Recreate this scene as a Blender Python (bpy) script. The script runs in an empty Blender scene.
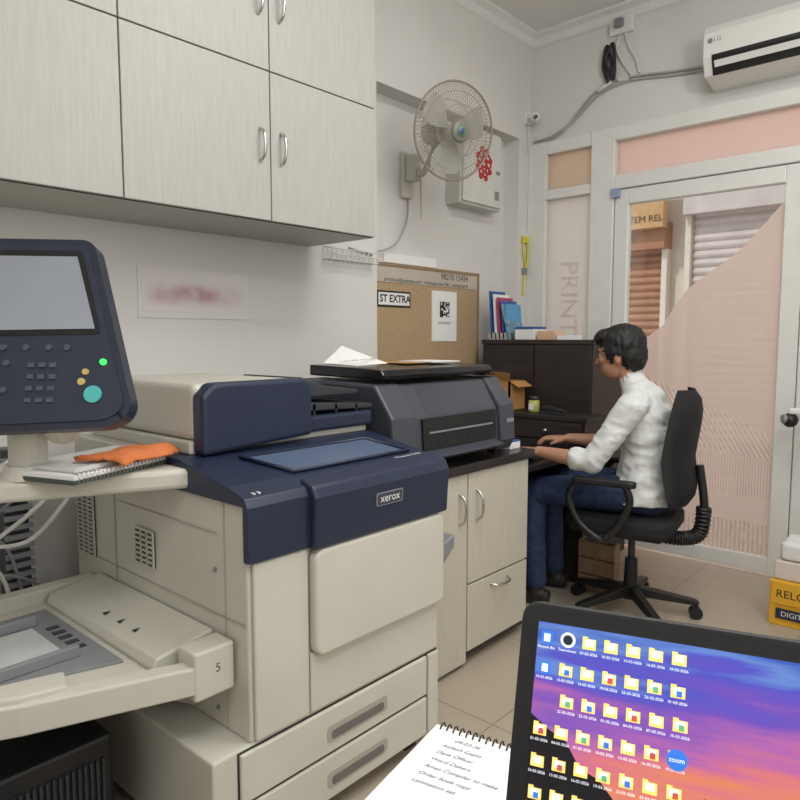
import bpy, math, random
from mathutils import Vector, Matrix, noise
from mathutils.kdtree import KDTree
import bmesh
random.seed(7)
sc=bpy.context.scene
sc.view_settings.view_transform='Standard'
XF=Matrix.Identity(4)
# ---------------------------------------------------------------- helpers
def lin(c):
    r=[]
    for v in c:
        v=v/255.0
        r.append(v/12.92 if v<=0.04045 else ((v+0.055)/1.055)**2.4)
    return (r[0],r[1],r[2],1.0)
MATS={}
def mat(name,c,rough=0.5,metal=0.0,var=0.06,scale=8.0,bump=0.0,emit=0.0,stretch=(1,1,1),coat=0.0,spec=0.5):
    if name in MATS: return MATS[name]
    m=bpy.data.materials.new(name); m.use_nodes=True
    nt=m.node_tree; b=nt.nodes['Principled BSDF']
    col=lin(c)
    tc=nt.nodes.new('ShaderNodeTexCoord'); mp=nt.nodes.new('ShaderNodeMapping')
    mp.inputs['Scale'].default_value=stretch
    nt.links.new(tc.outputs['Object'],mp.inputs['Vector'])
    n=nt.nodes.new('ShaderNodeTexNoise'); n.inputs['Scale'].default_value=scale; n.inputs['Detail'].default_value=3
    nt.links.new(mp.outputs[0],n.inputs['Vector'])
    r=nt.nodes.new('ShaderNodeValToRGB')
    r.color_ramp.elements[0].position=0.3; r.color_ramp.elements[1].position=0.7
    r.color_ramp.elements[0].color=tuple(x*(1-var) for x in col[:3])+(1,)
    r.color_ramp.elements[1].color=tuple(min(1,x*(1+var)) for x in col[:3])+(1,)
    nt.links.new(n.outputs['Fac'],r.inputs[0]); nt.links.new(r.outputs[0],b.inputs['Base Color'])
    b.inputs['Roughness'].default_value=rough; b.inputs['Metallic'].default_value=metal
    b.inputs['Specular IOR Level'].default_value=spec
    b.inputs['Coat Weight'].default_value=coat
    if bump:
        bp=nt.nodes.new('ShaderNodeBump'); bp.inputs['Strength'].default_value=bump; bp.inputs['Distance'].default_value=0.01
        nt.links.new(n.outputs['Fac'],bp.inputs['Height']); nt.links.new(bp.outputs[0],b.inputs['Normal'])
    if emit:
        nt.links.new(r.outputs[0],b.inputs['Emission Color']); b.inputs['Emission Strength'].default_value=emit
    MATS[name]=m; return m
def mth(nt,op,a,b=None,c=None):
    q=nt.nodes.new('ShaderNodeMath'); q.operation=op
    for i,v in enumerate((a,b,c)):
        if v is None: continue
        if isinstance(v,(int,float)): q.inputs[i].default_value=v
        else: nt.links.new(v,q.inputs[i])
    return q.outputs[0]
def thin_glass(name,c,mixf=0.08):
    m=bpy.data.materials.new(name); m.use_nodes=True; nt=m.node_tree
    nt.nodes.remove(nt.nodes['Principled BSDF']); out=nt.nodes['Material Output']
    t=nt.nodes.new('ShaderNodeBsdfTransparent'); t.inputs[0].default_value=lin(c)
    g=nt.nodes.new('ShaderNodeBsdfGlossy'); g.inputs['Roughness'].default_value=0.03
    x=nt.nodes.new('ShaderNodeMixShader'); x.inputs[0].default_value=mixf
    nt.links.new(t.outputs[0],x.inputs[1]); nt.links.new(g.outputs[0],x.inputs[2]); nt.links.new(x.outputs[0],out.inputs[0])
    return m
def film(name,c,clear=0.15,stripes=None,tr_frac=0.6):
    m=bpy.data.materials.new(name); m.use_nodes=True; nt=m.node_tree
    nt.nodes.remove(nt.nodes['Principled BSDF']); out=nt.nodes['Material Output']
    d=nt.nodes.new('ShaderNodeBsdfDiffuse'); d.inputs[0].default_value=lin(c)
    t=nt.nodes.new('ShaderNodeBsdfTranslucent'); t.inputs[0].default_value=lin(c)
    x=nt.nodes.new('ShaderNodeMixShader'); x.inputs[0].default_value=tr_frac
    nt.links.new(d.outputs[0],x.inputs[1]); nt.links.new(t.outputs[0],x.inputs[2])
    tr=nt.nodes.new('ShaderNodeBsdfTransparent'); tr.inputs[0].default_value=lin(c)
    y=nt.nodes.new('ShaderNodeMixShader')
    nt.links.new(x.outputs[0],y.inputs[1]); nt.links.new(tr.outputs[0],y.inputs[2])
    y.inputs[0].default_value=clear
    if stripes:
        tc=nt.nodes.new('ShaderNodeTexCoord'); mp=nt.nodes.new('ShaderNodeMapping'); mp.inputs['Rotation'].default_value=(0,stripes[4] if len(stripes)>4 else 0,0)
        w=nt.nodes.new('ShaderNodeTexWave')
        w.bands_direction=stripes[0]; w.inputs['Scale'].default_value=stripes[1]
        nt.links.new(tc.outputs['Object'],mp.inputs[0]); nt.links.new(mp.outputs[0],w.inputs['Vector'])
        mr=nt.nodes.new('ShaderNodeMapRange'); mr.inputs[1].default_value=0.45; mr.inputs[2].default_value=0.55
        mr.inputs[3].default_value=stripes[2]; mr.inputs[4].default_value=stripes[3]
        nt.links.new(w.outputs['Fac'],mr.inputs[0]); nt.links.new(mr.outputs[0],y.inputs[0])
    nt.links.new(y.outputs[0],out.inputs[0]); return m
GROUPS=[]
def G(name,loc=None,rotz=0.0):
    e=bpy.data.objects.new(name,None); e.empty_display_size=0.1
    sc.collection.objects.link(e)
    if loc is not None:
        e.location=loc; e.rotation_euler=(0,0,math.radians(rotz)); e['loc']=1
    GROUPS.append(e); return e
def link(o,parent,m=None):
    sc.collection.objects.link(o)
    if parent: o.parent=parent
    if m: 
        o.data.materials.append(m)
    return o
def mobj(name,verts,faces,m,parent=None,smooth=False,bevel=0,seg=2,xf=None):
    me=bpy.data.meshes.new(name); X=XF if xf is None else xf
    me.from_pydata([X@Vector(v) for v in verts],[],faces); me.validate(); me.update()
    bm=bmesh.new(); bm.from_mesh(me); bmesh.ops.recalc_face_normals(bm,faces=bm.faces); bm.to_mesh(me); bm.free()
    if smooth:
        for p in me.polygons: p.use_smooth=True
    o=bpy.data.objects.new(name,me); link(o,parent,m)
    if bevel:
        b=o.modifiers.new('b','BEVEL'); b.width=bevel; b.segments=seg; b.limit_method='ANGLE'; b.angle_limit=math.radians(35)
    return o
BF=[(0,1,2,3),(4,7,6,5),(0,4,5,1),(1,5,6,2),(2,6,7,3),(3,7,4,0)]
def box(name,x0,x1,y0,y1,z0,z1,m,parent=None,bevel=0,seg=2):
    v=[(x0,y0,z0),(x1,y0,z0),(x1,y1,z0),(x0,y1,z0),(x0,y0,z1),(x1,y0,z1),(x1,y1,z1),(x0,y1,z1)]
    return mobj(name,v,BF,m,parent,bevel=bevel,seg=seg)
def boxes(name,lst,m,parent=None,bevel=0):
    V=[];F=[]
    for (x0,x1,y0,y1,z0,z1) in lst:
        k=len(V)
        V+=[(x0,y0,z0),(x1,y0,z0),(x1,y1,z0),(x0,y1,z0),(x0,y0,z1),(x1,y0,z1),(x1,y1,z1),(x0,y1,z1)]
        F+=[tuple(k+i for i in f) for f in BF]
    return mobj(name,V,F,m,parent,bevel=bevel)
def prism(name,pts,axis,a0,a1,m,parent=None,bevel=0,seg=2,smooth=False):
    def mk(p,a):
        if axis=='x': return (a,p[0],p[1])
        if axis=='y': return (p[0],a,p[1])
        return (p[0],p[1],a)
    n=len(pts); V=[mk(p,a0) for p in pts]+[mk(p,a1) for p in pts]
    F=[tuple(range(n)),tuple(range(2*n-1,n-1,-1))]+[(i,(i+1)%n,n+(i+1)%n,n+i) for i in range(n)]
    return mobj(name,V,F,m,parent,bevel=bevel,seg=seg,smooth=smooth)
def rrect(cx,cy,w,h,r,n=5):
    P=[]
    for (sx,sy,a) in ((1,1,0),(-1,1,90),(-1,-1,180),(1,-1,270)):
        for i in range(n+1):
            t=math.radians(a+90*i/n)
            P.append((cx+sx*(w/2-r)+r*math.cos(t),cy+sy*(h/2-r)+r*math.sin(t)))
    return P
def rpoly(P,r,n=5):
    R=[];N=len(P)
    for i in range(N):
        p=Vector(P[i]);a=Vector(P[i-1]);b=Vector(P[(i+1)%N])
        u=(a-p).normalized()*r; w=(b-p).normalized()*r
        for k in range(n+1):
            t=k/n; R.append(tuple((p+u)*(1-t)**2+p*2*t*(1-t)+(p+w)*t*t))
    return R
def cyl(name,p0,p1,r0,m,parent=None,r1=None,n=20):
    r1=r0 if r1 is None else r1
    p0=Vector(p0);p1=Vector(p1); d=(p1-p0).normalized()
    a=d.orthogonal().normalized(); b=d.cross(a)
    V=[];F=[]
    for p,r in((p0,r0),(p1,r1)):
        for i in range(n):
            t=2*math.pi*i/n; V.append(p+a*math.cos(t)*r+b*math.sin(t)*r)
    F=[(i,(i+1)%n,n+(i+1)%n,n+i) for i in range(n)]
    F+=[tuple(range(n)),tuple(range(2*n-1,n-1,-1))]
    return mobj(name,V,F,m,parent,bevel=0)
def lathe(name,prof,c,m,parent=None,n=28):
    V=[];F=[]
    for (r,h) in prof:
        for i in range(n):
            t=2*math.pi*i/n
            V.append((c[0]+r*math.cos(t),c[1]+r*math.sin(t),c[2]+h))
    for j in range(len(prof)-1):
        for i in range(n):
            F.append((j*n+i,j*n+(i+1)%n,(j+1)*n+(i+1)%n,(j+1)*n+i))
    F.append(tuple(range(n))); k=(len(prof)-1)*n; F.append(tuple(k+i for i in range(n)))
    return mobj(name,V,F,m,parent,smooth=True)
def tubes(name,paths,r,m,parent=None,cyclic=False,res=2):
    c=bpy.data.curves.new(name,'CURVE'); c.dimensions='3D'; c.bevel_depth=r; c.bevel_resolution=res; c.use_fill_caps=True
    for P in paths:
        s=c.splines.new('POLY'); s.points.add(len(P)-1)
        for i,p in enumerate(P):
            q=XF@Vector(p); s.points[i].co=(q.x,q.y,q.z,1)
        s.use_cyclic_u=cyclic
    o=bpy.data.objects.new(name,c); link(o,parent,m); return o
def smoothp(P,n=8):
    P=[Vector(p) for p in P]; R=[]
    Q=[P[0]]+P+[P[-1]]
    for i in range(1,len(Q)-2):
        a,b,c,d=Q[i-1],Q[i],Q[i+1],Q[i+2]
        for k in range(n):
            t=k/n
            R.append(0.5*((2*b)+(c-a)*t+(2*a-5*b+4*c-d)*t*t+(3*b-a-3*c+d)*t**3))
    R.append(P[-1]); return R
def text(name,body,size,loc,right,up,m,parent=None,align='CENTER',ext=0.0):
    c=bpy.data.curves.new(name,'FONT'); c.body=body; c.size=size; c.align_x=align; c.align_y='CENTER'; c.extrude=ext; c.resolution_u=3
    o=bpy.data.objects.new(name,c); link(o,parent,m)
    r=Vector(right).normalized(); u=Vector(up).normalized(); n=r.cross(u)
    M=Matrix(((r.x,u.x,n.x,loc[0]),(r.y,u.y,n.y,loc[1]),(r.z,u.z,n.z,loc[2]),(0,0,0,1)))
    o.matrix_local=XF@M
    return o
def sph(name,c,r,m,parent=None,n=16):
    if not isinstance(r,(tuple,list)): r=(r,r,r)
    V=[];F=[]
    for j in range(1,n):
        ph=math.pi*j/n
        for i in range(2*n):
            t=math.pi*i/n
            V.append((c[0]+r[0]*math.sin(ph)*math.cos(t),c[1]+r[1]*math.sin(ph)*math.sin(t),c[2]+r[2]*math.cos(ph)))
    N=2*n
    for j in range(n-2):
        for i in range(N): F.append((j*N+i,j*N+(i+1)%N,(j+1)*N+(i+1)%N,(j+1)*N+i))
    F.append(tuple(range(N))); k=(n-2)*N; F.append(tuple(k+i for i in range(N)))
    return mobj(name,V,F,m,parent,smooth=True)

# ---------------------------------------------------------------- materials
M_wall=mat('wall_paint',(218,216,212),0.6,var=0.035,scale=1.5,bump=0.03)
M_ceil=mat('ceiling_paint',(228,227,224),0.7,var=0.02,scale=2)
M_frame=mat('aluminium_frame_white',(224,224,220),0.35,var=0.03)
M_lam=mat('cabinet_laminate',(177,176,169),0.45,var=0.055,scale=110,stretch=(1,1,0.08))
M_lam2=mat('counter_laminate',(194,189,174),0.45,var=0.05,scale=90,stretch=(1,1,0.08))
M_seam=mat('dark_seam',(60,57,52),0.8)
M_steel=mat('brushed_steel',(200,200,200),0.25,metal=1.0)
M_black=mat('black_plastic',(22,22,24),0.45)
M_dark=mat('dark_grey_plastic',(52,54,60),0.45,var=0.04)
M_plot=mat('plotter_grey_plastic',(66,69,77),0.42,var=0.05)
M_beige=mat('copier_beige_plastic',(202,199,187),0.45,var=0.035,scale=5)
M_beige2=mat('copier_beige_dark',(168,164,152),0.5,var=0.02)  # darker beige for drawer handles, side seams and tray stay
M_navy=mat('copier_navy_plastic',(34,43,66),0.38,var=0.05)
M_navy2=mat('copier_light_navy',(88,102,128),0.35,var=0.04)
M_navyd=mat('panel_navy',(40,45,60),0.4,var=0.04)
M_white=mat('white_plastic',(228,228,224),0.4,var=0.02)
M_paper=mat('paper_white',(236,236,234),0.8,var=0.02)
M_wood=mat('dark_wenge_wood',(48,41,40),0.5,var=0.3,scale=30,stretch=(0.1,0.1,1))
M_top=mat('dark_counter_top',(38,34,34),0.3,var=0.2,scale=20)
M_card=mat('cardboard',(182,136,76),0.8,var=0.06)
M_yel=mat('yellow_print',(222,168,44),0.6)
M_orange=mat('orange_cloth',(212,120,66),0.7,var=0.14,bump=0.3)
M_red=mat('red_print',(190,34,46),0.5)
M_blue=mat('blue_print',(46,92,156),0.5)
M_teal=mat('teal_key',(80,180,175),0.4,emit=0.1)
M_green=mat('green_led',(60,230,90),0.4,emit=1.5)
M_lcd=mat('lcd_glass',(150,155,166),0.12,var=0.1,scale=3)
M_ink=mat('blue_ink',(84,86,116),0.7)
M_grey=mat('mid_grey_plastic',(132,134,138),0.5)
M_cork=mat('cork',(178,152,118),0.9,var=0.16,scale=120,bump=0.2)
M_skin=mat('skin',(176,130,104),0.55,var=0.05)
M_shirt=mat('shirt_cotton',(210,212,211),0.85,var=0.05,scale=20,bump=0.15)
M_jeans=mat('denim',(38,52,84),0.85,var=0.3,scale=40)
M_hair=mat('hair_black',(20,18,18),0.6,var=0.4,scale=80,bump=0.5,stretch=(1,1,0.3))
M_shoe=mat('shoe_dark',(34,31,31),0.5)
M_cable=mat('cable_grey',(172,170,164),0.5)
M_cablew=mat('cable_white',(214,213,208),0.5)
M_yelp=mat('yellow_plastic',(215,205,50),0.4)
M_floor=bpy.data.materials.new('floor_tiles'); M_floor.use_nodes=True
nt=M_floor.node_tree; b=nt.nodes['Principled BSDF']
tc=nt.nodes.new('ShaderNodeTexCoord'); br=nt.nodes.new('ShaderNodeTexBrick')
br.offset=0; br.inputs['Scale'].default_value=1.0; br.inputs['Brick Width'].default_value=0.6; br.inputs['Row Height'].default_value=0.6
br.inputs['Mortar Size'].default_value=0.003
br.inputs['Color1'].default_value=lin((180,168,150)); br.inputs['Color2'].default_value=lin((174,162,145)); br.inputs['Mortar'].default_value=lin((140,128,114))
nz=nt.nodes.new('ShaderNodeTexNoise'); nz.inputs['Scale'].default_value=3; nz.inputs['Detail'].default_value=6
mx=nt.nodes.new('ShaderNodeMix'); mx.data_type='RGBA'; mx.blend_type='MULTIPLY'; mx.inputs[0].default_value=0.35
cr=nt.nodes.new('ShaderNodeValToRGB'); cr.color_ramp.elements[0].color=(0.7,0.68,0.64,1); cr.color_ramp.elements[1].color=(1,1,1,1)
nt.links.new(tc.outputs['Object'],br.inputs['Vector']); nt.links.new(tc.outputs['Object'],nz.inputs['Vector'])
nt.links.new(nz.outputs['Fac'],cr.inputs[0]); nt.links.new(br.outputs['Color'],mx.inputs[6]); nt.links.new(cr.outputs[0],mx.inputs[7])
nt.links.new(mx.outputs[2],b.inputs['Base Color']); b.inputs['Roughness'].default_value=0.3
# ---------------------------------------------------------------- room shell
H=3.17; XL=-2.39; XR=1.6; YB=3.94; YF=-1.6
box('floor',-2.7,XR+0.1,YF-0.1,YB+0.12,-0.12,0,M_floor)
box('ceiling',-2.7,XR+0.1,YF-0.1,YB+0.12,H,H+0.12,M_ceil)
box('wall_left',-2.7,XL,YF,2.50,0,H,M_wall)
box('wall_left.001',-2.7,-2.50,2.50,3.80,0,2.52,M_wall)
box('wall_left.002',-2.7,XL,2.50,3.80,2.52,H,M_wall)
box('wall_left.003',-2.7,XL,3.80,YB+0.12,0,H,M_wall)
boxes('wall_back',[(XL,-0.70,YB,YB+0.12,2.50,H),(-0.70,XR,YB,YB+0.12,0,H)],M_wall)
box('wall_right',XR,XR+0.1,YF,YB+0.12,0,H,M_wall)
box('wall_front',-2.7,XR+0.1,YF-0.1,YF,0,H,M_wall)
prism('trim_1',[(XL,H),(XL+0.07,H),(XL+0.07,H-0.015),(XL+0.035,H-0.03),(XL+0.02,H-0.07),(XL,H-0.08)],'y',YF,YB,M_ceil)
prism('trim_2',[(YB,H),(YB-0.07,H),(YB-0.07,H-0.015),(YB-0.035,H-0.03),(YB-0.02,H-0.07),(YB,H-0.08)],'x',XL,XR,M_ceil)
box('baseboard_left',XL,XL+0.012,YF,2.5,0,0.09,M_floor)
boxes('trim_3',[(XL,-2.26,YB-0.03,YB+0.06,0,2.50),(-1.95,-1.80,YB-0.04,YB+0.06,0,2.50),(-0.80,-0.70,YB-0.04,YB+0.06,0,2.50),
    (-2.26,-1.95,YB-0.03,YB+0.06,2.42,2.50),(-1.80,-0.80,YB-0.04,YB+0.06,2.42,2.50),
    (-2.26,-1.95,YB-0.03,YB+0.06,2.14,2.20),(-1.80,-0.80,YB-0.04,YB+0.06,2.14,2.22),
    (-2.26,-1.95,YB-0.03,YB+0.06,0,0.10)],M_frame,bevel=0.006)
M_fr1=film('frosted_grey_film',(230,230,228),0.08)
M_pink=film('frosted_pink_film',(238,218,210),0.12)
M_pink2=film('frosted_pink_stripes',(238,218,210),0.1,('X',22,0.05,0.32))
M_pinkd=film('frosted_pink_lattice',(240,221,213),0.1,('X',14,0.05,0.45,0.55))
M_pink3=film('frosted_pink_bars',(238,216,208),0.1,('X',14,0.05,0.75))
M_trans=film('transom_film',(238,222,216),0.16,tr_frac=0.55)
M_tan=film('frosted_tan_film',(222,210,196),0.12)
M_glass=thin_glass('clear_glass',(235,240,240))
g=G('window_1'); box('frosted_pane',-2.26,-1.95,YB+0.005,YB+0.012,0.10,2.14,M_fr1,g)
text('print_lettering','PRINT',0.17,(-2.10,YB-0.001,1.52),(0,0,-1),(1,0,0),film('lettering_film',(232,224,222),0.08),g)
g=G('window_2'); box('frosted_pane',-2.26,-1.95,YB+0.005,YB+0.012,2.20,2.42,M_tan,g)
g=G('window_3'); box('frosted_pane',-1.80,-0.80,YB+0.005,YB+0.012,2.22,2.42,M_trans,g)
g=G('door_1')
boxes('door_stiles',[(-1.795,-1.715,YB-0.03,YB+0.03,0.03,2.135),(-0.895,-0.805,YB-0.03,YB+0.03,0.03,2.135),(-1.715,-0.895,YB-0.03,YB+0.03,2.05,2.135),(-1.715,-0.895,YB-0.03,YB+0.03,0.03,0.11)],M_frame,g,bevel=0.004)
box('glass_pane',-1.715,-0.895,YB+0.000,YB+0.006,0.11,2.05,M_glass,g)
bd=[(-0.895,1.97),(-0.99,1.86),(-1.08,1.757),(-1.18,1.675),(-1.275,1.613),(-1.37,1.54),(-1.44,1.44),(-1.50,1.34),(-1.58,1.28),(-1.66,1.26),(-1.715,1.26)]
def pane(name,pts,m):
    mobj(name,[(p[0],YB-0.003,p[1]) for p in pts],[tuple(range(len(pts)))],m,g)
pane('upper_film',bd+[(-1.715,1.10),(-0.895,0.75)],M_pink)
pane('lattice_film',[(-1.715,1.10),(-0.895,0.75),(-0.895,0.62),(-1.715,0.72)],M_pinkd)
pane('stripe_film',[(-1.715,0.72),(-0.895,0.62),(-0.895,0.42),(-1.715,0.42)],M_pink2)
pane('lower_film',[(-1.715,0.42),(-0.895,0.42),(-0.895,0.28),(-1.715,0.28)],M_pink)
pane('bars_film',[(-1.715,0.28),(-0.895,0.28),(-0.895,0.11),(-1.715,0.11)],M_pink3)
box('top_hinge',-1.81,-1.76,YB-0.06,YB-0.03,2.09,2.14,mat('hinge_blue',(150,160,190),0.4),g)
# exterior
M_conc=mat('street_concrete',(205,192,180),0.9,var=0.1,scale=4)
M_shut=mat('shutter_paint',(200,182,176),0.6,var=0.08)
M_brn=mat('shutter_brown',(166,112,82),0.6,var=0.15)
M_cream=mat('cream_plaster',(222,206,190),0.9)
box('street_ground',-9,6,YB+0.12,14,-0.22,-0.12,M_conc)
box('opposite_building',-9,6,6.6,7.2,-0.12,5.5,M_cream)
def shutter(nm,x0,x1,z0,z1,m,step=0.07):
    gg=G(nm); V=[];F=[];n=int((z1-z0)/step*4)
    for j in range(n+1):
        z=z0+(z1-z0)*j/n; y=6.55-0.022*abs(math.sin(j*math.pi/4))
        V+= [(x0,y,z),(x1,y,z)]
    F=[(2*j,2*j+1,2*j+3,2*j+2) for j in range(n)]
    mobj('slats',V,F,m,gg); boxes('side_rails',[(x0-0.05,x0,6.48,6.6,z0,z1),(x1,x1+0.05,6.48,6.6,z0,z1)],M_cream,gg)
    box('housing',x0-0.05,x1+0.05,6.40,6.6,z1,z1+0.25,m,gg)
shutter('roller_shutter',-2.24,-1.0,-0.12,2.38,M_shut,0.075)
shutter('roller_shutter',-3.3,-2.50,-0.12,2.10,M_brn)
g=G('shop_sign'); box('board',-3.4,-2.43,6.30,6.40,2.28,2.80,mat('sign_ochre',(198,150,102),0.6),g)
text('lettering','ITEM REL',0.085,(-2.60,6.295,2.36),(1,0,0),(0,0,1),mat('sign_brown',(90,50,30),0.6),g)
# ---------------------------------------------------------------- wall cabinet
g=G('wall_cabinet')
x1=-1.975
box('carcass',XL+0.002,x1-0.02,-1.2,2.06,1.68,H-0.10,M_lam,g)
ys=[2.06,1.53,0.99,0.45,-0.09,-0.63,-1.17]
for r,(z0,z1) in enumerate(((1.68,2.19),(2.19,H-0.12))):
    for i in range(6):
        box('door_panel_%d_%d'%(r,i),x1-0.02,x1,ys[i+1]+0.0025,ys[i]-0.0025,z0+0.0025,z1-0.0025,M_lam,g,bevel=0.0015)
box('gap_backing',x1-0.021,x1-0.017,-1.17,2.06,1.68,H-0.12,M_seam,g)
hp=[]
for i in range(0,6,2):
    for r in(0,1):
        zc=1.935 if r==0 else 2.42
        for s in(-1,1):
            y=ys[i+1]+s*0.045
            hp.append(smoothp([(x1,y,zc-0.055),(x1+0.022,y,zc-0.04),(x1+0.03,y,zc),(x1+0.022,y,zc+0.04),(x1,y,zc+0.055)],6))
tubes('handles',hp,0.0055,M_steel,g)
g=G('wire_rack')
P=[[(XL+0.003,2.14+i*0.03,1.69),(XL+0.06,2.14+i*0.03,1.68),(XL+0.06,2.14+i*0.03,1.63),(XL+0.003,2.14+i*0.03,1.63)] for i in range(11)]
P+=[[(XL+0.06,2.13,z),(XL+0.06,2.45,z)] for z in(1.63,1.655,1.68)]
tubes('wires',P,0.003,M_cablew,g)
g=G('wall_notice'); box('sheet',XL,XL+0.004,1.235,1.72,1.345,1.53,mat('notice_sheet',(222,218,216),0.6,var=0.02),g)
m=bpy.data.materials.new('notice_smudge'); m.use_nodes=True; n_=m.node_tree; bb=n_.nodes['Principled BSDF']
tc=n_.nodes.new('ShaderNodeTexCoord'); sp=n_.nodes.new('ShaderNodeSeparateXYZ'); n_.links.new(tc.outputs['Generated'],sp.inputs[0])
fy=mth(n_,'SINE',mth(n_,'MULTIPLY',sp.outputs['Y'],math.pi)); fz=mth(n_,'SINE',mth(n_,'MULTIPLY',sp.outputs['Z'],math.pi))
fz2=mth(n_,'POWER',mth(n_,'MAXIMUM',fz,0.0001),2.5); fy2=mth(n_,'POWER',mth(n_,'MAXIMUM',fy,0.0001),0.8)
nz=n_.nodes.new('ShaderNodeTexNoise'); nz.inputs['Scale'].default_value=14; nz.inputs['Detail'].default_value=1
n_.links.new(tc.outputs['Object'],nz.inputs['Vector'])
val=mth(n_,'MULTIPLY',mth(n_,'MULTIPLY',fy2,fz2),mth(n_,'MULTIPLY_ADD',nz.outputs['Fac'],1.6,-0.1))
cr=n_.nodes.new('ShaderNodeValToRGB'); cr.color_ramp.elements[0].color=lin((222,218,216)); cr.color_ramp.elements[1].color=lin((170,110,124)); cr.color_ramp.elements[1].position=1.0
q=cr.color_ramp.elements.new(0.5); q.color=lin((200,174,180))
n_.links.new(val,cr.inputs[0]); n_.links.new(cr.outputs[0],bb.inputs['Base Color'])
box('red_print_band',XL+0.004,XL+0.006,1.25,1.70,1.37,1.50,m,g)
# ---------------------------------------------------------------- wall fan
g=G('wall_fan')
M_fanw=mat('fan_plastic',(202,199,190),0.45)
box('wall_plate',-2.50,-2.47,2.79,2.87,2.02,2.26,M_fanw,g,bevel=0.008)
box('mount_arm_base',-2.47,-2.40,2.80,2.86,2.10,2.24,M_fanw,g,bevel=0.015,seg=3)
hub=Vector((-2.075,2.715,2.265)); nrm=Vector((0.93,-0.30,-0.20)).normalized()
back=hub-nrm*0.17
tubes('mount_arm',[smoothp([(-2.42,2.83,2.17),(-2.36,2.82,2.13),tuple(back+Vector((0,0,-0.06)))],6)],0.016,M_fanw,g)
zax=nrm; xax=Vector((0,0,1)).cross(zax).normalized(); yax=zax.cross(xax)
XF=Matrix(((xax.x,yax.x,zax.x,hub.x),(xax.y,yax.y,zax.y,hub.y),(xax.z,yax.z,zax.z,hub.z),(0,0,0,1)))
lathe('motor_housing',[(0.02,-0.24),(0.05,-0.23),(0.062,-0.19),(0.062,-0.10),(0.05,-0.06)],(0,0,0),M_fanw,g)
R=0.225
def ring(r,z,n=40): return [(r*math.cos(2*math.pi*i/n),r*math.sin(2*math.pi*i/n),z) for i in range(n)]
def zf(r): return 0.055*(1-(r/R)**2.2)
def zb(r): return -0.09*(1-(r/R)**2.5)
M_wire=mat('fan_wire',(156,150,138),0.45)
tubes('guard_rim',[ring(R,0)],0.0055,mat('fan_rim_grey',(140,132,118),0.4),g,cyclic=True)
tubes('guard_rings',[ring(r,zf(r)) for r in(0.055,0.12,0.18)]+[ring(r,zb(r)) for r in(0.06,0.15)],0.0018,M_wire,g,cyclic=True,res=1)
P=[]
for i in range(72):
    a=2*math.pi*i/72; tw=0.3
    P.append([((r)*math.cos(a+tw*(r/R)),(r)*math.sin(a+tw*(r/R)),zf(r)) for r in [0.045+0.18*k/6 for k in range(7)]])
    P.append([((r)*math.cos(a),(r)*math.sin(a),zb(r)) for r in [0.055+0.17*k/5 for k in range(6)]])
tubes('guard_wires',P,0.0012,M_wire,g,res=0)
lathe('front_badge',[(0.052,0.045),(0.052,0.058),(0.046,0.064),(0.005,0.066)],(0,0,0),mat('badge_grey',(124,124,118),0.4),g)
lathe('badge_ring',[(0.026,0.0655),(0.026,0.068),(0.003,0.0685)],(0,0,0),mat('badge_green',(110,140,110),0.4),g)
lathe('badge_dot',[(0.014,0.0685),(0.014,0.070),(0.003,0.0705)],(0,0,0),mat('badge_blue',(70,90,130),0.4),g)
V=[];F=[]
for k in range(3):
    a0=2*math.pi*k/3+0.4; b0=len(V); nr=7;na=6
    for i in range(nr):
        r=0.03+0.165*i/(nr-1); w=0.5+0.55*math.sin(math.pi*min(1,i/(nr-1)*0.75+0.15))
        for j in range(na):
            t=(j/(na-1)-0.5)
            V.append((r*math.cos(a0+t*w*1.1),r*math.sin(a0+t*w*1.1),-0.02+t*0.035))
    for i in range(nr-1):
        for j in range(na-1):
            F.append((b0+i*na+j,b0+i*na+j+1,b0+(i+1)*na+j+1,b0+(i+1)*na+j))
mobj('blades',V,F,mat('fan_blade',(176,173,165),0.35),g,smooth=True)
lathe('blade_hub',[(0.035,-0.05),(0.035,0.0),(0.02,0.012)],(0,0,0),M_fanw,g)
XF=Matrix.Identity(4)
tubes('pull_cords',[[(-2.36,2.80,2.12),(-2.36,2.80,1.96)],[(-2.38,2.83,2.1),(-2.38,2.83,1.90)]],0.003,M_cable,g)
g=G('fan_power_cable'); tubes('cable',[smoothp([(-2.49,2.85,2.03),(-2.48,2.83,1.90),(-2.47,2.72,1.76),(-2.45,2.52,1.70),(-2.385,2.46,1.68),(-2.385,2.3,1.70)],8)],0.004,M_cable,g)
# distribution box
g=G('electrical_distribution_box')
box('housing',-2.498,-2.395,3.19,3.60,2.04,2.49,mat('db_housing',(196,195,188),0.4),g,bevel=0.006)
box('cover_door',-2.395,-2.38,3.205,3.585,2.055,2.475,mat('db_cover',(210,209,203),0.4),g,bevel=0.004)
cy_,cz_=3.40,2.29
P=[[(-2.376,cy_+0.02*math.cos(2*math.pi*i/20),cz_+0.02*math.sin(2*math.pi*i/20)) for i in range(20)]]
for k in range(9):
    a=k*math.pi/4.5; c=(cy_+0.048*math.cos(a),cz_+0.058*math.sin(a))
    P.append([(-2.376,c[0]+0.022*math.cos(2*math.pi*i/12),c[1]+0.018*math.sin(2*math.pi*i/12)) for i in range(12)])
for k in range(8):
    a=k*math.pi/4+0.3; c=(cy_+0.068*math.cos(a),cz_+0.085*math.sin(a))
    P.append([(-2.376,c[0]+0.012*math.cos(2*math.pi*i/10),c[1]+0.012*math.sin(2*math.pi*i/10)) for i in range(10)])
tubes('red_emblem',P,0.0052,M_red,g,cyclic=True,res=1)
boxes('label',[(-2.38,-2.377,3.52,3.56,2.10,2.15),(-2.38,-2.377,3.53,3.57,2.25,2.27)],M_grey,g)
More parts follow.
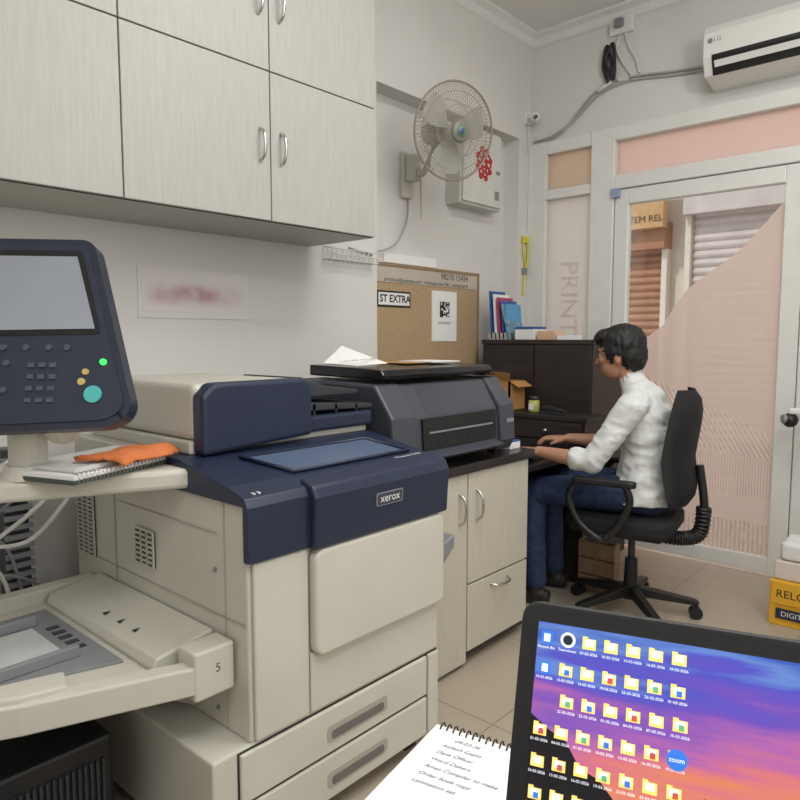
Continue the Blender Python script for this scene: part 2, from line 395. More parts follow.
g=G('security_camera'); box('mount',XL,XL+0.02,3.85,3.91,2.62,2.70,M_white,g,bevel=0.004)
cyl('arm',(XL+0.02,3.88,2.66),(XL+0.06,3.86,2.65),0.01,M_white,g)
sph('body',(XL+0.085,3.84,2.64),0.032,M_white,g); cyl('lens',(XL+0.10,3.82,2.635),(XL+0.118,3.80,2.63),0.012,M_black,g)
tubes('lead',[smoothp([(XL+0.01,3.88,2.62),(XL+0.01,3.89,2.5),(XL+0.01,3.86,2.42)])],0.004,M_cablew,g)
g=G('wall_cable_run')
yb=YB-0.012
tubes('main_cable',[smoothp([(-2.36,yb,2.50),(-2.25,yb,2.51),(-2.15,yb,2.55),(-2.05,yb,2.65),(-1.95,yb,2.73),(-1.85,yb,2.77),(-1.7,yb,2.765),(-1.5,yb,2.74),(-1.3,yb,2.72)],8),
   smoothp([(-2.36,yb,2.52),(-2.22,yb-0.01,2.53),(-2.08,yb,2.60),(-1.93,yb,2.71),(-1.75,yb,2.75),(-1.5,yb,2.72),(-1.3,yb,2.70)],8)],0.007,M_cable,g)
tubes('tape_wrap',[[(-1.93,yb-0.004,2.735),(-1.84,yb-0.004,2.765)],[(-1.80,yb-0.004,2.767),(-1.74,yb-0.004,2.765)]],0.014,M_cablew,g)
tubes('white_cable',[smoothp([(-1.80,yb,3.02),(-1.82,yb,2.95),(-1.78,yb,2.86),(-1.74,yb,2.80),(-1.72,yb,2.77)]),smoothp([(-1.77,yb,3.02),(-1.74,yb,2.93),(-1.70,yb,2.86),(-1.68,yb,2.78)])],0.007,M_cablew,g)
tubes('black_bundle',[smoothp([(-1.86,yb-0.01,2.76),(-1.89,yb-0.02,2.86),(-1.87,yb-0.02,2.97),(-1.84,yb-0.02,2.86),(-1.84,yb-0.01,2.77)]),smoothp([(-1.84,yb-0.01,2.78),(-1.87,yb-0.03,2.88),(-1.83,yb-0.03,2.97),(-1.82,yb-0.02,2.84),(-1.83,yb-0.01,2.77)])],0.010,M_black,g)
g=G('power_socket'); box('plate',-1.86,-1.72,YB-0.03,YB,3.02,3.14,M_white,g,bevel=0.006); box('plug',-1.82,-1.77,YB-0.06,YB-0.03,3.05,3.10,M_grey,g,bevel=0.006)
g=G('split_air_conditioner')
prism('body',[(YB,2.84),(YB-0.20,2.84),(YB-0.225,2.80),(YB-0.225,2.68),(YB-0.19,2.60),(YB-0.06,2.57),(YB,2.57)],'x',-1.26,-0.38,M_white,g,bevel=0.006)
prism('air_outlet',[(YB-0.2275,2.69),(YB-0.2275,2.675),(YB-0.194,2.597),(YB-0.18,2.60),(YB-0.215,2.69)],'x',-1.215,-0.42,M_black,g)
prism('louver',[(YB-0.236,2.655),(YB-0.218,2.628),(YB-0.214,2.63),(YB-0.230,2.658)],'x',-1.20,-0.43,M_white,g)
cyl('logo_disc',(-1.225,YB-0.2245,2.76),(-1.225,YB-0.2265,2.76),0.013,M_grey,g); text('logo','LG',0.03,(-1.19,YB-0.2265,2.76),(1,0,0),(0,0,1),M_grey,g)
g=G('yellow_hanging_strap')
tubes('strap',[smoothp([(XL+0.012,3.86,1.92),(XL+0.014,3.85,1.82),(XL+0.012,3.88,1.72),(XL+0.012,3.86,1.62),(XL+0.014,3.86,1.54)],6),smoothp([(XL+0.012,3.90,1.90),(XL+0.014,3.90,1.77),(XL+0.012,3.875,1.68),(XL+0.012,3.87,1.64)],6)],0.006,M_yelp,g)
box('buckle',XL+0.002,XL+0.02,3.84,3.91,1.88,1.92,M_yelp,g,bevel=0.004); box('clip',XL+0.002,XL+0.02,3.85,3.89,1.68,1.72,M_grey,g,bevel=0.004)
# ---------------------------------------------------------------- notice board
g=G('cork_notice_board')
box('cork',-2.498,-2.485,2.56,3.50,1.10,1.66,M_cork,g)
boxes('edge_trim',[(-2.498,-2.48,2.55,3.51,1.65,1.665),(-2.498,-2.48,3.495,3.51,1.10,1.66),(-2.498,-2.48,2.55,3.51,1.09,1.10)],mat('board_edge',(150,125,95),0.6),g)
box('header_strip',-2.485,-2.481,2.56,3.49,1.565,1.645,mat('header_beige',(190,181,168),0.6),g)
text('header_text','98270 15434',0.05,(-2.480,3.26,1.622),(0,1,0),(0,0,1),M_black,g)
text('header_text_2','printshop@example.com   whatsapp your files   visiting cards',0.030,(-2.480,3.02,1.580),(0,1,0),(0,0,1),M_black,g)
box('extra_charge_card',-2.485,-2.480,2.60,2.86,1.435,1.52,M_black,g)
box('extra_charge_label',-2.480,-2.479,2.605,2.85,1.445,1.51,M_paper,g)
o=text('extra_text','ST EXTRA',0.055,(-2.4785,2.735,1.477),(0,1,0),(0,0,1),M_black,g); o.data.offset=0.0015
box('qr_sheet',-2.485,-2.480,3.05,3.28,1.25,1.54,M_paper,g)
L=[]
for i in range(9):
    for j in range(9):
        if random.random()<0.55 or (i in(0,2,6,8) and j in (0,2,6,8)): L.append((-2.480,-2.479,3.12+i*0.01,3.13+i*0.01,1.39+j*0.01,1.40+j*0.01))
boxes('qr_pattern',L,M_black,g)
text('qr_caption','UPI PAYMENT',0.02,(-2.479,3.165,1.355),(0,1,0),(0,0,1),M_black,g)
g=G('folded_white_paper'); box('paper',-2.498,-2.492,2.66,3.1,1.67,1.72,M_paper,g)
# ---------------------------------------------------------------- counter cabinet
g=G('counter_cabinet'); xf=-1.50
box('carcass',-2.38,xf-0.02,1.63,2.50,0.07,0.765,M_lam2,g)
box('plinth',-2.38,xf-0.06,1.64,2.49,0.0,0.07,M_wood,g)
box('worktop',-2.38,xf+0.015,1.62,2.525,0.765,0.80,M_top,g,bevel=0.003)
box('door_near',xf-0.02,xf,1.635,2.06,0.02,0.76,M_lam2,g,bevel=0.002)
box('door_far',xf-0.02,xf,2.068,2.495,0.33,0.76,M_lam2,g,bevel=0.002)
box('drawer',xf-0.02,xf,2.068,2.495,0.06,0.322,M_lam2,g,bevel=0.002)
box('gap_backing',xf-0.022,xf-0.018,1.635,2.495,0.03,0.765,M_seam,g)
tubes('handles',[smoothp([(xf,y,0.57),(xf+0.025,y,0.59),(xf+0.032,y,0.63),(xf+0.025,y,0.67),(xf,y,0.69)],6) for y in(2.01,2.12)]+[smoothp([(xf,2.22,0.29),(xf+0.025,2.235,0.285),(xf+0.03,2.28,0.282),(xf+0.025,2.325,0.285),(xf,2.34,0.29)],6)],0.0055,M_steel,g)
# ---------------------------------------------------------------- wide printer on counter
g=G('wide_format_printer')
prism('body',[(-1.98,0.82),(-1.54,0.82),(-1.52,0.86),(-1.53,0.99),(-1.60,1.105),(-1.98,1.115)],'y',1.66,2.30,M_plot,g,bevel=0.012,seg=3)
prism('end_cover',[(-1.98,0.815),(-1.53,0.815),(-1.505,0.86),(-1.515,1.0),(-1.595,1.110),(-1.98,1.12)],'y',2.30,2.40,M_plot,g,bevel=0.010,seg=2)
prism('end_cover_near',[(-1.98,0.815),(-1.53,0.815),(-1.505,0.86),(-1.515,1.0),(-1.595,1.110),(-1.98,1.12)],'y',1.655,1.78,M_plot,g,bevel=0.010,seg=2)
prism('output_slot',[(-1.535,0.875),(-1.513,0.875),(-1.520,0.985),(-1.57,0.985)],'y',1.82,2.27,M_black,g)
boxes('slot_ribs',[(-1.520,-1.512,1.86+i*0.045,1.863+i*0.045,0.88,0.905) for i in range(9)],M_dark,g)
prism('slot_tray',[(-1.54,0.860),(-1.47,0.850),(-1.47,0.857),(-1.54,0.880)],'y',1.82,2.26,M_plot,g,bevel=0.002)
box('roller_bar',-1.535,-1.511,1.85,2.24,0.932,0.938,M_grey,g)
prism('front_window',[(-1.532,0.995),(-1.596,1.10),(-1.600,1.097),(-1.536,0.992)],'y',1.86,2.20,mat('smoked_plastic',(60,64,74),0.2),g)
prism('scanner_lid',[(-1.97,1.13),(-1.60,1.125),(-1.585,1.14),(-1.60,1.16),(-1.97,1.17)],'y',1.69,2.35,mat('glossy_black',(20,20,24),0.2),g,bevel=0.006)
box('control_pad',-1.66,-1.60,2.31,2.39,1.118,1.124,M_black,g)
boxes('feet',[(-1.95,-1.90,1.68,1.73,0.80,0.822),(-1.60,-1.56,1.68,1.73,0.80,0.822),(-1.95,-1.90,2.33,2.38,0.80,0.822),(-1.60,-1.56,2.33,2.38,0.80,0.822)],M_black,g)
box('brand_plate',-1.508,-1.502,2.33,2.38,0.93,0.945,M_grey,g)
g=G('paper_sheet')
mobj('sheet',[(-1.90,1.70,1.178),(-1.70,1.68,1.173),(-1.74,1.88,1.175),(-1.95,1.84,1.240)],[(0,1,2,3)],M_paper,g)
text('print','ORDER No 34',0.028,(-1.80,1.78,1.188),(0.05,1,0.05),(-1,0.05,0.2),M_black,g)
g=G('paper_sheet'); box('sheet',-1.90,-1.72,2.12,2.30,1.172,1.176,M_paper,g); box('folder',-1.95,-1.76,2.0,2.2,1.17,1.172,M_card,g)
# ---------------------------------------------------------------- multifunction copier
g=G('multifunction_copier'); F0=-1.27
box('base_unit',-2.18,F0-0.01,0.80,1.60,0.05,0.315,M_beige,g,bevel=0.006)
boxes('casters',[(-2.1,-2.04,0.88,0.93,0,0.05),(-1.38,-1.32,0.88,0.93,0,0.05),(-2.1,-2.04,1.5,1.55,0,0.05),(-1.38,-1.32,1.5,1.55,0,0.05)],M_black,g)
box('main_body',-2.20,F0-0.012,0.905,1.60,0.315,0.885,M_beige,g,bevel=0.006)
box('drawer_upper',F0-0.012,F0,0.87,1.545,0.183,0.305,M_beige,g,bevel=0.005)
box('drawer_lower',F0-0.012,F0,0.87,1.545,0.055,0.175,M_beige,g,bevel=0.005)
box('drawer_right_strip',F0-0.012,F0,1.552,1.60,0.055,0.305,M_beige,g,bevel=0.004)
box('drawer_gap',F0-0.013,F0-0.009,0.865,1.60,0.055,0.31,M_seam,g)
for i,z in enumerate((0.235,0.108)):
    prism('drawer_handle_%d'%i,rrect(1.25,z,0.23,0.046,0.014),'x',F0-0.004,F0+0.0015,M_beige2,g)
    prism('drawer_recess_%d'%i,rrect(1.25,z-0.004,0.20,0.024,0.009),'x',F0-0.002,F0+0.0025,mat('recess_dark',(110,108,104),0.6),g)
box('front_left_panel',F0-0.012,F0,0.915,1.08,0.318,0.75,M_beige,g,bevel=0.006)
box('front_lower_panel',F0-0.012,F0-0.002,1.085,1.595,0.318,0.475,M_beige,g,bevel=0.004)
prism('front_door',rrect(1.343,0.607,0.515,0.278,0.03),'x',F0-0.012,F0+0.022,M_beige,g,bevel=0.01,seg=3)
prism('navy_cover',[(-1.262,0.755),(-1.262,0.885),(-1.275,0.905),(-1.34,0.925),(-1.56,0.965),(-1.64,0.965),(-1.64,0.885),(-1.283,0.885),(-1.283,0.755)],'y',0.895,1.60,M_navy,g,bevel=0.003)
box('rear_deck',-2.18,-1.64,0.90,1.60,0.885,0.966,M_beige,g,bevel=0.004)
prism('navy_front_drawer',[(-1.245,0.748),(-1.238,0.88),(-1.252,0.908),(-1.30,0.925),(-1.30,0.748)],'y',1.078,1.61,M_navy,g,bevel=0.008,seg=3)
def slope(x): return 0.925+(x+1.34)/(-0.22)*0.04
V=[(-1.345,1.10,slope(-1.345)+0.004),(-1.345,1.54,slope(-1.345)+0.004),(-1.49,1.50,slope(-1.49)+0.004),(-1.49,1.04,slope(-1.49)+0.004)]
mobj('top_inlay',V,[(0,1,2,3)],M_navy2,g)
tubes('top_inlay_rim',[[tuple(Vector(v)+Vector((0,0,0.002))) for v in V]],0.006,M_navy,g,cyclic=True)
text('model_text','PrimeLink C9070',0.016,(-1.30,1.49,0.9275),(0,1,0),(-1,0,0.2),M_white,g)
boxes('side_marks',[(-1.30,-1.285,0.93,0.935,0.9085,0.912),(-1.30,-1.285,0.945,0.95,0.9085,0.912)],M_white,g)
prism('badge',rrect(1.345,0.838,0.105,0.036,0.006),'x',-1.245,-1.2385,M_grey,g)
prism('badge_face',rrect(1.345,0.838,0.098,0.03,0.005),'x',-1.239,-1.2375,mat('badge_face',(60,62,72),0.3),g)
text('badge_text','xerox',0.032,(-1.2372,1.345,0.839),(0,1,0),(0,0,1),M_white,g)
box('scanner_deck',-2.16,-1.58,0.945,1.60,0.965,1.0,M_beige,g,bevel=0.006)
box('feeder_housing',-2.12,-1.572,0.955,1.315,1.0,1.15,M_beige,g,bevel=0.02,seg=4)
prism('feeder_front_cap',[(0.955,0.965),(1.325,0.985),(1.325,1.135),(1.305,1.153),(0.99,1.153),(0.955,1.12)],'x',-1.585,-1.53,M_navy,g,bevel=0.012,seg=3)
box('feeder_deck_right',-2.1,-1.56,1.31,1.61,0.985,1.035,M_navy,g,bevel=0.01)
prism('document_tray_lower',[(1.31,1.05),(1.62,1.04),(1.62,1.055),(1.31,1.075)],'x',-2.0,-1.57,M_dark,g,bevel=0.004)
prism('document_tray_upper',[(1.31,1.115),(1.36,1.15),(1.44,1.12),(1.60,1.10),(1.60,1.085),(1.31,1.085)],'x',-1.92,-1.62,M_dark,g,bevel=0.004)
prism('document_guide',[(1.34,1.10),(1.50,1.11),(1.50,1.135),(1.34,1.135)],'x',-1.70,-1.68,M_dark,g,bevel=0.003)
boxes('tray_ribs',[(-1.60,-1.57,1.36,1.37,1.035,1.07),(-1.60,-1.57,1.45,1.46,1.035,1.065),(-1.60,-1.57,1.54,1.55,1.035,1.06)],M_black,g)
L=[]
for (xa,xb,za,zb_) in((-1.80,-1.70,0.645,0.745),(-2.17,-2.06,0.60,0.85)):
    box('vent_recess_%d'%int(-xa*100),xa,xb,0.899,0.906,za,zb_,M_dark,g)
    n=int((zb_-za)/0.013)
    for i in range(n+1): L.append((xa,xb,0.896,0.9,za+i*(zb_-za)/n-0.003,za+i*(zb_-za)/n+0.003))
    for k in range(4): L.append((xa+k*(xb-xa)/3-0.003,xa+k*(xb-xa)/3+0.003,0.896,0.9,za,zb_))
boxes('vent_slats',L,M_beige,g)
boxes('side_seams',[(-1.93,-1.925,0.902,0.906,0.32,0.88),(-2.19,-1.29,0.902,0.906,0.60,0.603),(-1.37,-1.367,0.902,0.906,0.32,0.88),(-1.90,-1.40,0.902,0.906,0.80,0.803)],M_beige2,g)
for z in(0.71,0.36): cyl('side_screw_%d'%int(z*100),(-1.41,0.906,z),(-1.41,0.90,z),0.006,M_grey,g)
prism('bypass_plate',[(-1.345,0.90),(-1.345,0.78),(-1.47,0.48),(-1.60,0.24),(-2.05,0.24),(-2.08,0.90)],'z',0.475,0.505,M_beige,g,bevel=0.005)
prism('bypass_front_rim',[(-1.325,0.80),(-1.45,0.47),(-1.58,0.22),(-1.62,0.24),(-1.50,0.49),(-1.375,0.80)],'z',0.462,0.528,M_beige,g,bevel=0.005)
prism('bypass_rim_step',[(-1.44,0.56),(-1.46,0.47),(-1.52,0.36),(-1.57,0.38),(-1.51,0.58)],'z',0.50,0.542,M_beige,g,bevel=0.005)
box('bypass_front_block',-1.40,-1.325,0.79,0.895,0.445,0.56,M_beige,g,bevel=0.006)
text('tray_number','5',0.03,(-1.3245,0.85,0.51),(0,1,0),(0,0,1),M_dark,g)
box('bypass_back_rim',-2.10,-2.05,0.22,0.90,0.46,0.545,M_beige,g,bevel=0.006)
prism('bypass_cover',[(0.74,0.516),(0.75,0.535),(0.90,0.560),(0.90,0.505),(0.74,0.505)],'x',-2.03,-1.42,M_beige,g,bevel=0.005)
for i,x in enumerate((-1.60,-1.68,-1.76)):
    mobj('warning_triangle_%d'%i,[(x,0.78,0.5420),(x+0.02,0.78,0.5420),(x+0.010,0.80,0.5452)],[(0,1,2)],M_dark,g)
prism('bypass_inner_tray',[(-1.52,0.72),(-1.62,0.40),(-1.70,0.26),(-1.98,0.26),(-1.98,0.72)],'z',0.505,0.512,M_grey,g,bevel=0.002)
box('paper_on_tray',-1.86,-1.66,0.34,0.64,0.512,0.516,mat('tray_label',(196,197,196),0.5),g)
boxes('tray_slots',[(-1.94,-1.90,0.35+i*0.05,0.38+i*0.05,0.512,0.514) for i in range(6)]+[(-1.84+i*0.04,-1.82+i*0.04,0.665,0.695,0.512,0.514) for i in range(5)],M_dark,g)
box('paper_guide_near',-1.63,-1.615,0.42,0.66,0.512,0.54,M_grey,g,bevel=0.003)
box('paper_guide_far',-1.89,-1.875,0.38,0.66,0.512,0.54,M_grey,g,bevel=0.003)
prism('bypass_stay',[(0.72,0.44),(0.90,0.33),(0.90,0.47),(0.3,0.47)],'x',-1.9,-1.5,M_beige2,g,bevel=0.004)
prism('side_wing',[(1.60,0.50),(1.60,0.60),(1.72,0.64),(1.72,0.60)],'x',-1.47,-1.30,M_grey,g,bevel=0.006)
prism('side_shelf',[(-1.495,1.02),(-1.80,1.02),(-2.0,0.50),(-1.85,0.36),(-1.75,0.38),(-1.475,0.97)],'z',0.895,0.945,M_beige,g,bevel=0.012,seg=3)
cyl('panel_column',(-1.71,0.60,0.94),(-1.71,0.60,1.13),0.042,M_beige,g)
cyl('panel_column_collar',(-1.71,0.60,0.944),(-1.71,0.60,0.975),0.062,M_beige,g,r1=0.05)
XF=Matrix.Translation((-1.605,0.635,1.275))@Matrix.Rotation(math.radians(42),4,'Z')@Matrix.Rotation(math.radians(-16),4,'X')
def pp(pts,y0,y1,nm,m,bev=0): prism(nm,pts,'y',y0,y1,m,g,bevel=bev,seg=3)
pp(rpoly([(-0.20,0.225),(0.075,0.220),(0.192,-0.175),(0.15,-0.212),(-0.15,-0.225),(-0.22,-0.19)],0.03),-0.022,0.022,'control_panel_shell',M_navyd,0.008)
pp(rpoly([(-0.185,0.208),(0.062,0.203),(0.174,-0.168),(0.14,-0.196),(-0.14,-0.208),(-0.203,-0.18)],0.022),-0.026,-0.02,'control_panel_face',mat('panel_face',(46,51,68),0.35),0)
pp(rpoly([(-0.175,0.195),(0.054,0.191),(0.112,-0.004),(-0.185,-0.010)],0.012),-0.0275,-0.024,'screen_bezel',M_black)
pp([(-0.165,0.180),(0.044,0.177),(0.097,0.008),(-0.173,0.004)],-0.029,-0.026,'lcd_screen',M_lcd)
L=[]
M_key=mat('key_dark',(78,84,102),0.4)
for r in range(4):
    for c in range(3): L.append((-0.035+c*0.024-0.007,-0.035+c*0.024+0.007,-0.031,-0.026,-0.075-r*0.026-0.005,-0.075-r*0.026+0.005))
boxes('keypad',L,M_key,g)
def btn(nm,x,z,r,m): cyl(nm,(x,-0.025,z),(x,-0.031,z),r,m,g,n=18)
for i,(x,z) in enumerate(((-0.15,-0.07),(-0.12,-0.07),(-0.09,-0.07),(-0.13,-0.13),(-0.09,-0.13),(-0.10,-0.035),(0.0,-0.035),(0.04,-0.035),(-0.05,-0.035))): btn('key_%d'%i,x,z,0.007,M_key)
btn('start_button',0.105,-0.14,0.019,M_teal); btn('stop_button',0.078,-0.112,0.008,mat('amber_key',(200,180,110),0.4)); btn('clear_button',0.085,-0.09,0.007,MATS['amber_key'])
btn('power_led',0.122,-0.068,0.007,M_green); btn('home_button',-0.125,-0.04,0.006,M_white)
cyl('tilt_neck',(-0.0,0.02,-0.17),(-0.02,0.11,-0.19),0.045,M_beige,g)
XF=Matrix.Identity(4)
g=G('notebook_stack',(-1.66,0.75,0.946),20)
box('notebook_lower',-0.09,0.09,-0.17,0.13,0,0.010,mat('notebook_cover',(70,80,76),0.6),g,bevel=0.002)
box('notebook_pages',-0.085,0.092,-0.168,0.132,0.010,0.022,M_paper,g,bevel=0.002)
box('notebook_upper',-0.10,0.075,-0.15,0.14,0.023,0.034,mat('notebook_cover_grey',(206,206,202),0.5),g,bevel=0.002)
tubes('spiral',[[(0.088+0.011*math.cos(t*0.785),-0.16+i*0.012,0.014+0.012*math.sin(t*0.785)) for t in range(9)] for i in range(24)],0.0012,M_steel,g)
g=G('orange_pouch',(-1.60,0.80,0.985),20)
V=[];F=[];n=14
for i in range(n+1):
    for j in range(n+1):
        u=i/n-0.5;v=j/n-0.5
        h=0.010*(1-(2*u)**4)*(1-(2*v)**4)+0.010*abs(noise.noise(Vector((u*7,v*8,3))))
        V.append((u*(0.10+0.02*math.sin(v*9)),v*0.22+0.02*math.sin(u*5),max(0.0,h)-0.05*max(0,u-0.25)))
for i in range(n):
    for j in range(n): F.append((i*(n+1)+j,i*(n+1)+j+1,(i+1)*(n+1)+j+1,(i+1)*(n+1)+j))
o=mobj('cloth',V,F,M_orange,g,smooth=True); s=o.modifiers.new('s','SOLIDIFY'); s.thickness=0.004; s.offset=1
g=G('cable_bundle')
tubes('white_cables',[smoothp([(-2.3,0.35,0.95),(-2.2,0.42,0.85),(-2.1,0.55,0.83),(-2.05,0.62,0.9),(-2.1,0.7,0.93)]),smoothp([(-2.34,0.2,0.80),(-2.2,0.4,0.76),(-2.08,0.6,0.80),(-2.1,0.72,0.88),(-2.2,0.8,0.90)]),smoothp([(-2.3,0.3,0.72),(-2.2,0.5,0.75),(-2.15,0.6,0.66),(-2.2,0.7,0.5),(-2.2,0.75,0.02)]),
  smoothp([(-2.3,0.45,0.88),(-2.15,0.55,0.72),(-2.02,0.68,0.70),(-1.98,0.78,0.80),(-2.05,0.86,0.87)]),smoothp([(-2.32,0.40,0.70),(-2.1,0.52,0.66),(-2.0,0.66,0.76),(-2.02,0.80,0.86)])],0.006,M_cablew,g)
tubes('grey_cables',[smoothp([(-2.34,0.45,0.9),(-2.25,0.6,0.7),(-2.22,0.72,0.6),(-2.24,0.8,0.02)]),smoothp([(-2.36,0.3,0.6),(-2.25,0.5,0.52),(-2.2,0.7,0.56),(-2.22,0.85,0.4),(-2.24,0.86,0.02)]),smoothp([(-2.3,0.5,0.86),(-2.12,0.6,0.76),(-2.05,0.7,0.84),(-2.1,0.8,0.88)])],0.005,M_grey,g)
g=G('equipment_rail'); box('column',-2.34,-2.27,0.72,0.79,0,0.93,M_dark,g,bevel=0.004)
boxes('ribs',[(-2.265,-2.25,0.715,0.795,0.05+i*0.03,0.065+i*0.03) for i in range(29)],M_grey,g)
g=G('ups_unit'); box('case',-1.98,-1.55,0.30,0.70,0.0,0.33,M_black,g,bevel=0.01)
boxes('front_ribs',[(-1.55,-1.543,0.32+i*0.014,0.326+i*0.014,0.05,0.28) for i in range(26)],M_dark,g)
boxes('side_ribs',[(-1.95,-1.6,0.293,0.3,0.05+i*0.02,0.058+i*0.02) for i in range(11)],M_dark,g)
g=G('ink_bottle_box'); box('carton',-1.52,-1.42,0.34,0.50,0.0,0.22,M_blue,g,bevel=0.003); box('label',-1.42,-1.418,0.35,0.49,0.08,0.16,M_yel,g)
# ---------------------------------------------------------------- operator desk, cabinets
g=G('computer_desk')
box('top',-2.49,-1.56,2.535,3.165,0.675,0.70,M_top,g,bevel=0.003)
box('side_panel_near',-2.49,-1.62,2.54,2.56,0,0.675,M_wood,g); box('modesty_panel',-2.47,-2.45,2.56,3.14,0.15,0.675,M_wood,g); box('side_panel_far',-2.49,-1.70,3.14,3.16,0,0.675,M_wood,g)
g=G('wooden_drawer_unit')
box('carcass',-2.38,-1.585,3.18,3.395,0,0.84,M_wood,g); box('top',-2.38,-1.575,3.172,3.395,0.84,0.865,M_wood,g,bevel=0.002)
boxes('drawer_fronts',[(-2.0,-1.60,3.168,3.18,0.74,0.832),(-2.0,-1.60,3.168,3.18,0.62,0.73)],M_wood,g,bevel=0.003)
sph('knob',(-1.80,3.158,0.785),0.013,M_steel,g,n=8)
g=G('wooden_cupboard')
box('carcass',-2.38,-1.67,3.42,3.90,0,1.235,M_wood,g); box('top_board',-2.385,-1.66,3.405,3.905,1.235,1.26,M_wood,g,bevel=0.002)
boxes('doors',[(-2.375,-2.03,3.408,3.42,0.05,1.23),(-2.02,-1.675,3.408,3.42,0.05,1.23)],M_wood,g,bevel=0.002)
g=G('open_cardboard_box')
L=[(-2.28,-2.05,3.20,3.21,0.866,1.03),(-2.28,-2.05,3.36,3.37,0.866,1.03),(-2.28,-2.27,3.20,3.37,0.866,1.03),(-2.06,-2.05,3.20,3.37,0.866,1.03),(-2.28,-2.05,3.20,3.37,0.866,0.87)]
boxes('walls',L,M_card,g)
mobj('flap',[(-2.28,3.205,1.03),(-2.05,3.205,1.03),(-2.03,3.17,1.08),(-2.29,3.17,1.09)],[(0,1,2,3)],M_card,g)
mobj('flap_right',[(-2.055,3.21,1.03),(-2.055,3.36,1.03),(-2.0,3.36,1.0),(-2.0,3.21,1.0)],[(0,1,2,3)],M_card,g)
g=G('glue_jar'); lathe('jar',[(0.025,0),(0.03,0.005),(0.03,0.06),(0.024,0.068)],(-1.93,3.26,0.866),mat('jar_yellow',(190,190,100),0.3),g); lathe('lid',[(0.026,0.066),(0.026,0.085),(0.02,0.088)],(-1.93,3.26,0.866),M_dark,g)
box('label',-1.945,-1.915,3.228,3.232,0.88,0.915,M_paper,g)
g=G('stapler'); box('base',-1.87,-1.73,3.24,3.27,0.866,0.876,M_dark,g,bevel=0.003); prism('arm',[(-1.87,0.89),(-1.73,0.878),(-1.73,0.888),(-1.85,0.91),(-1.87,0.905)],'y',3.243,3.267,M_dark,g,bevel=0.003)
g=G('brochure_holder')
box('rack',-2.36,-2.20,3.44,3.62,1.26,1.30,M_steel,g)
cols=[M_blue,M_paper,mat('magenta_print',(180,60,110),0.5),M_blue,mat('sky_print',(90,160,200),0.5)]
for i in range(5):
    a=-2.34+i*0.028
    prism('brochure_%d'%i,[(a,1.265),(a+0.010,1.265),(a-0.010,1.55-0.02*i),(a-0.02,1.55-0.02*i)],'y',3.44,3.60,cols[i],g)
prism('brochure_cover',[(-2.215,1.265),(-2.20,1.265),(-2.255,1.47),(-2.27,1.47)],'y',3.43,3.60,mat('photo_print',(110,150,170),0.4,var=0.6,scale=25),g)
g=G('brochure_stack')
box('stack_white',-2.18,-2.05,3.45,3.60,1.26,1.32,M_paper,g,bevel=0.002); box('stack_blue',-2.18,-2.06,3.45,3.60,1.32,1.335,M_blue,g)
box('tray',-2.03,-1.92,3.45,3.58,1.26,1.31,mat('peach_paper',(216,180,150),0.7),g,bevel=0.002); box('tray_white',-1.91,-1.83,3.46,3.6,1.26,1.285,M_paper,g)
g=G('computer_keyboard',(-1.70,2.92,0.701),97)
box('body',-0.21,0.21,-0.065,0.065,0,0.012,M_black,g,bevel=0.003)
boxes('keys',[(-0.20+i*0.0235,-0.18+i*0.0235,-0.055+j*0.022,-0.037+j*0.022,0.012,0.016) for i in range(17) for j in range(5)],M_dark,g)
g=G('telephone_handset',(-1.70,2.60,0.701),20); box('base',-0.05,0.05,-0.04,0.04,0,0.02,M_white,g,bevel=0.006); box('handset',-0.05,0.05,-0.02,0.02,0.02,0.045,M_blue,g,bevel=0.008)
g=G('receipt_pad'); box('pad',-1.64,-1.55,2.43,2.51,0.80,0.83,M_paper,g,bevel=0.002); box('cover',-1.64,-1.55,2.43,2.51,0.83,0.834,M_blue,g)
g=G('wooden_crate')
boxes('slats',[(-1.57,-1.38,3.11,3.12,0.01+i*0.085,0.085+i*0.085) for i in range(3)]+[(-1.57,-1.38,3.165,3.175,0.01+i*0.085,0.085+i*0.085) for i in range(3)]+[(-1.57,-1.56,3.12,3.165,0,0.26),(-1.39,-1.38,3.12,3.165,0,0.26),(-1.57,-1.38,3.11,3.175,0,0.01),(-1.48,-1.47,3.105,3.11,0,0.26)],mat('pale_wood',(160,132,106),0.7,var=0.15,scale=20),g)
g=G('printed_carton')
box('carton',-0.74,-0.36,3.30,3.58,0,0.20,M_yel,g,bevel=0.004)
box('front_panel',-0.73,-0.38,3.294,3.298,0.10,0.195,M_yel,g)
text('brand_text','RELCO',0.05,(-0.635,3.293,0.145),(1,0,0),(0,0,1),M_black,g); box('dark_band',-0.71,-0.40,3.293,3.297,0.035,0.08,M_navy,g); text('sub_text','DIGITAL',0.032,(-0.63,3.292,0.057),(1,0,0),(0,0,1),M_white,g)
g=G('paper_ream_stack')
box('ream_0',-0.73,-0.42,3.32,3.52,0.202,0.285,mat('ream_wrap',(206,196,188),0.5),g,bevel=0.006); box('ream_1',-0.715,-0.42,3.33,3.52,0.287,0.37,mat('ream_white',(220,219,216),0.5),g,bevel=0.02,seg=3)
g=G('swivel_wall_arm')
box('bracket',-0.74,-0.70,YB-0.055,YB-0.04,0.82,0.94,M_white,g,bevel=0.004)
tubes('arm',[smoothp([(-0.72,YB-0.05,0.88),(-0.73,YB-0.12,0.885),(-0.77,YB-0.18,0.875)],6)],0.014,M_white,g)
sph('knob',(-0.785,YB-0.20,0.87),0.036,M_black,g,n=10); cyl('collar',(-0.80,YB-0.215,0.875),(-0.815,YB-0.225,0.875),0.022,M_grey,g)
box('clamp',-0.79,-0.72,YB-0.22,YB-0.17,0.90,0.93,M_white,g,bevel=0.008)
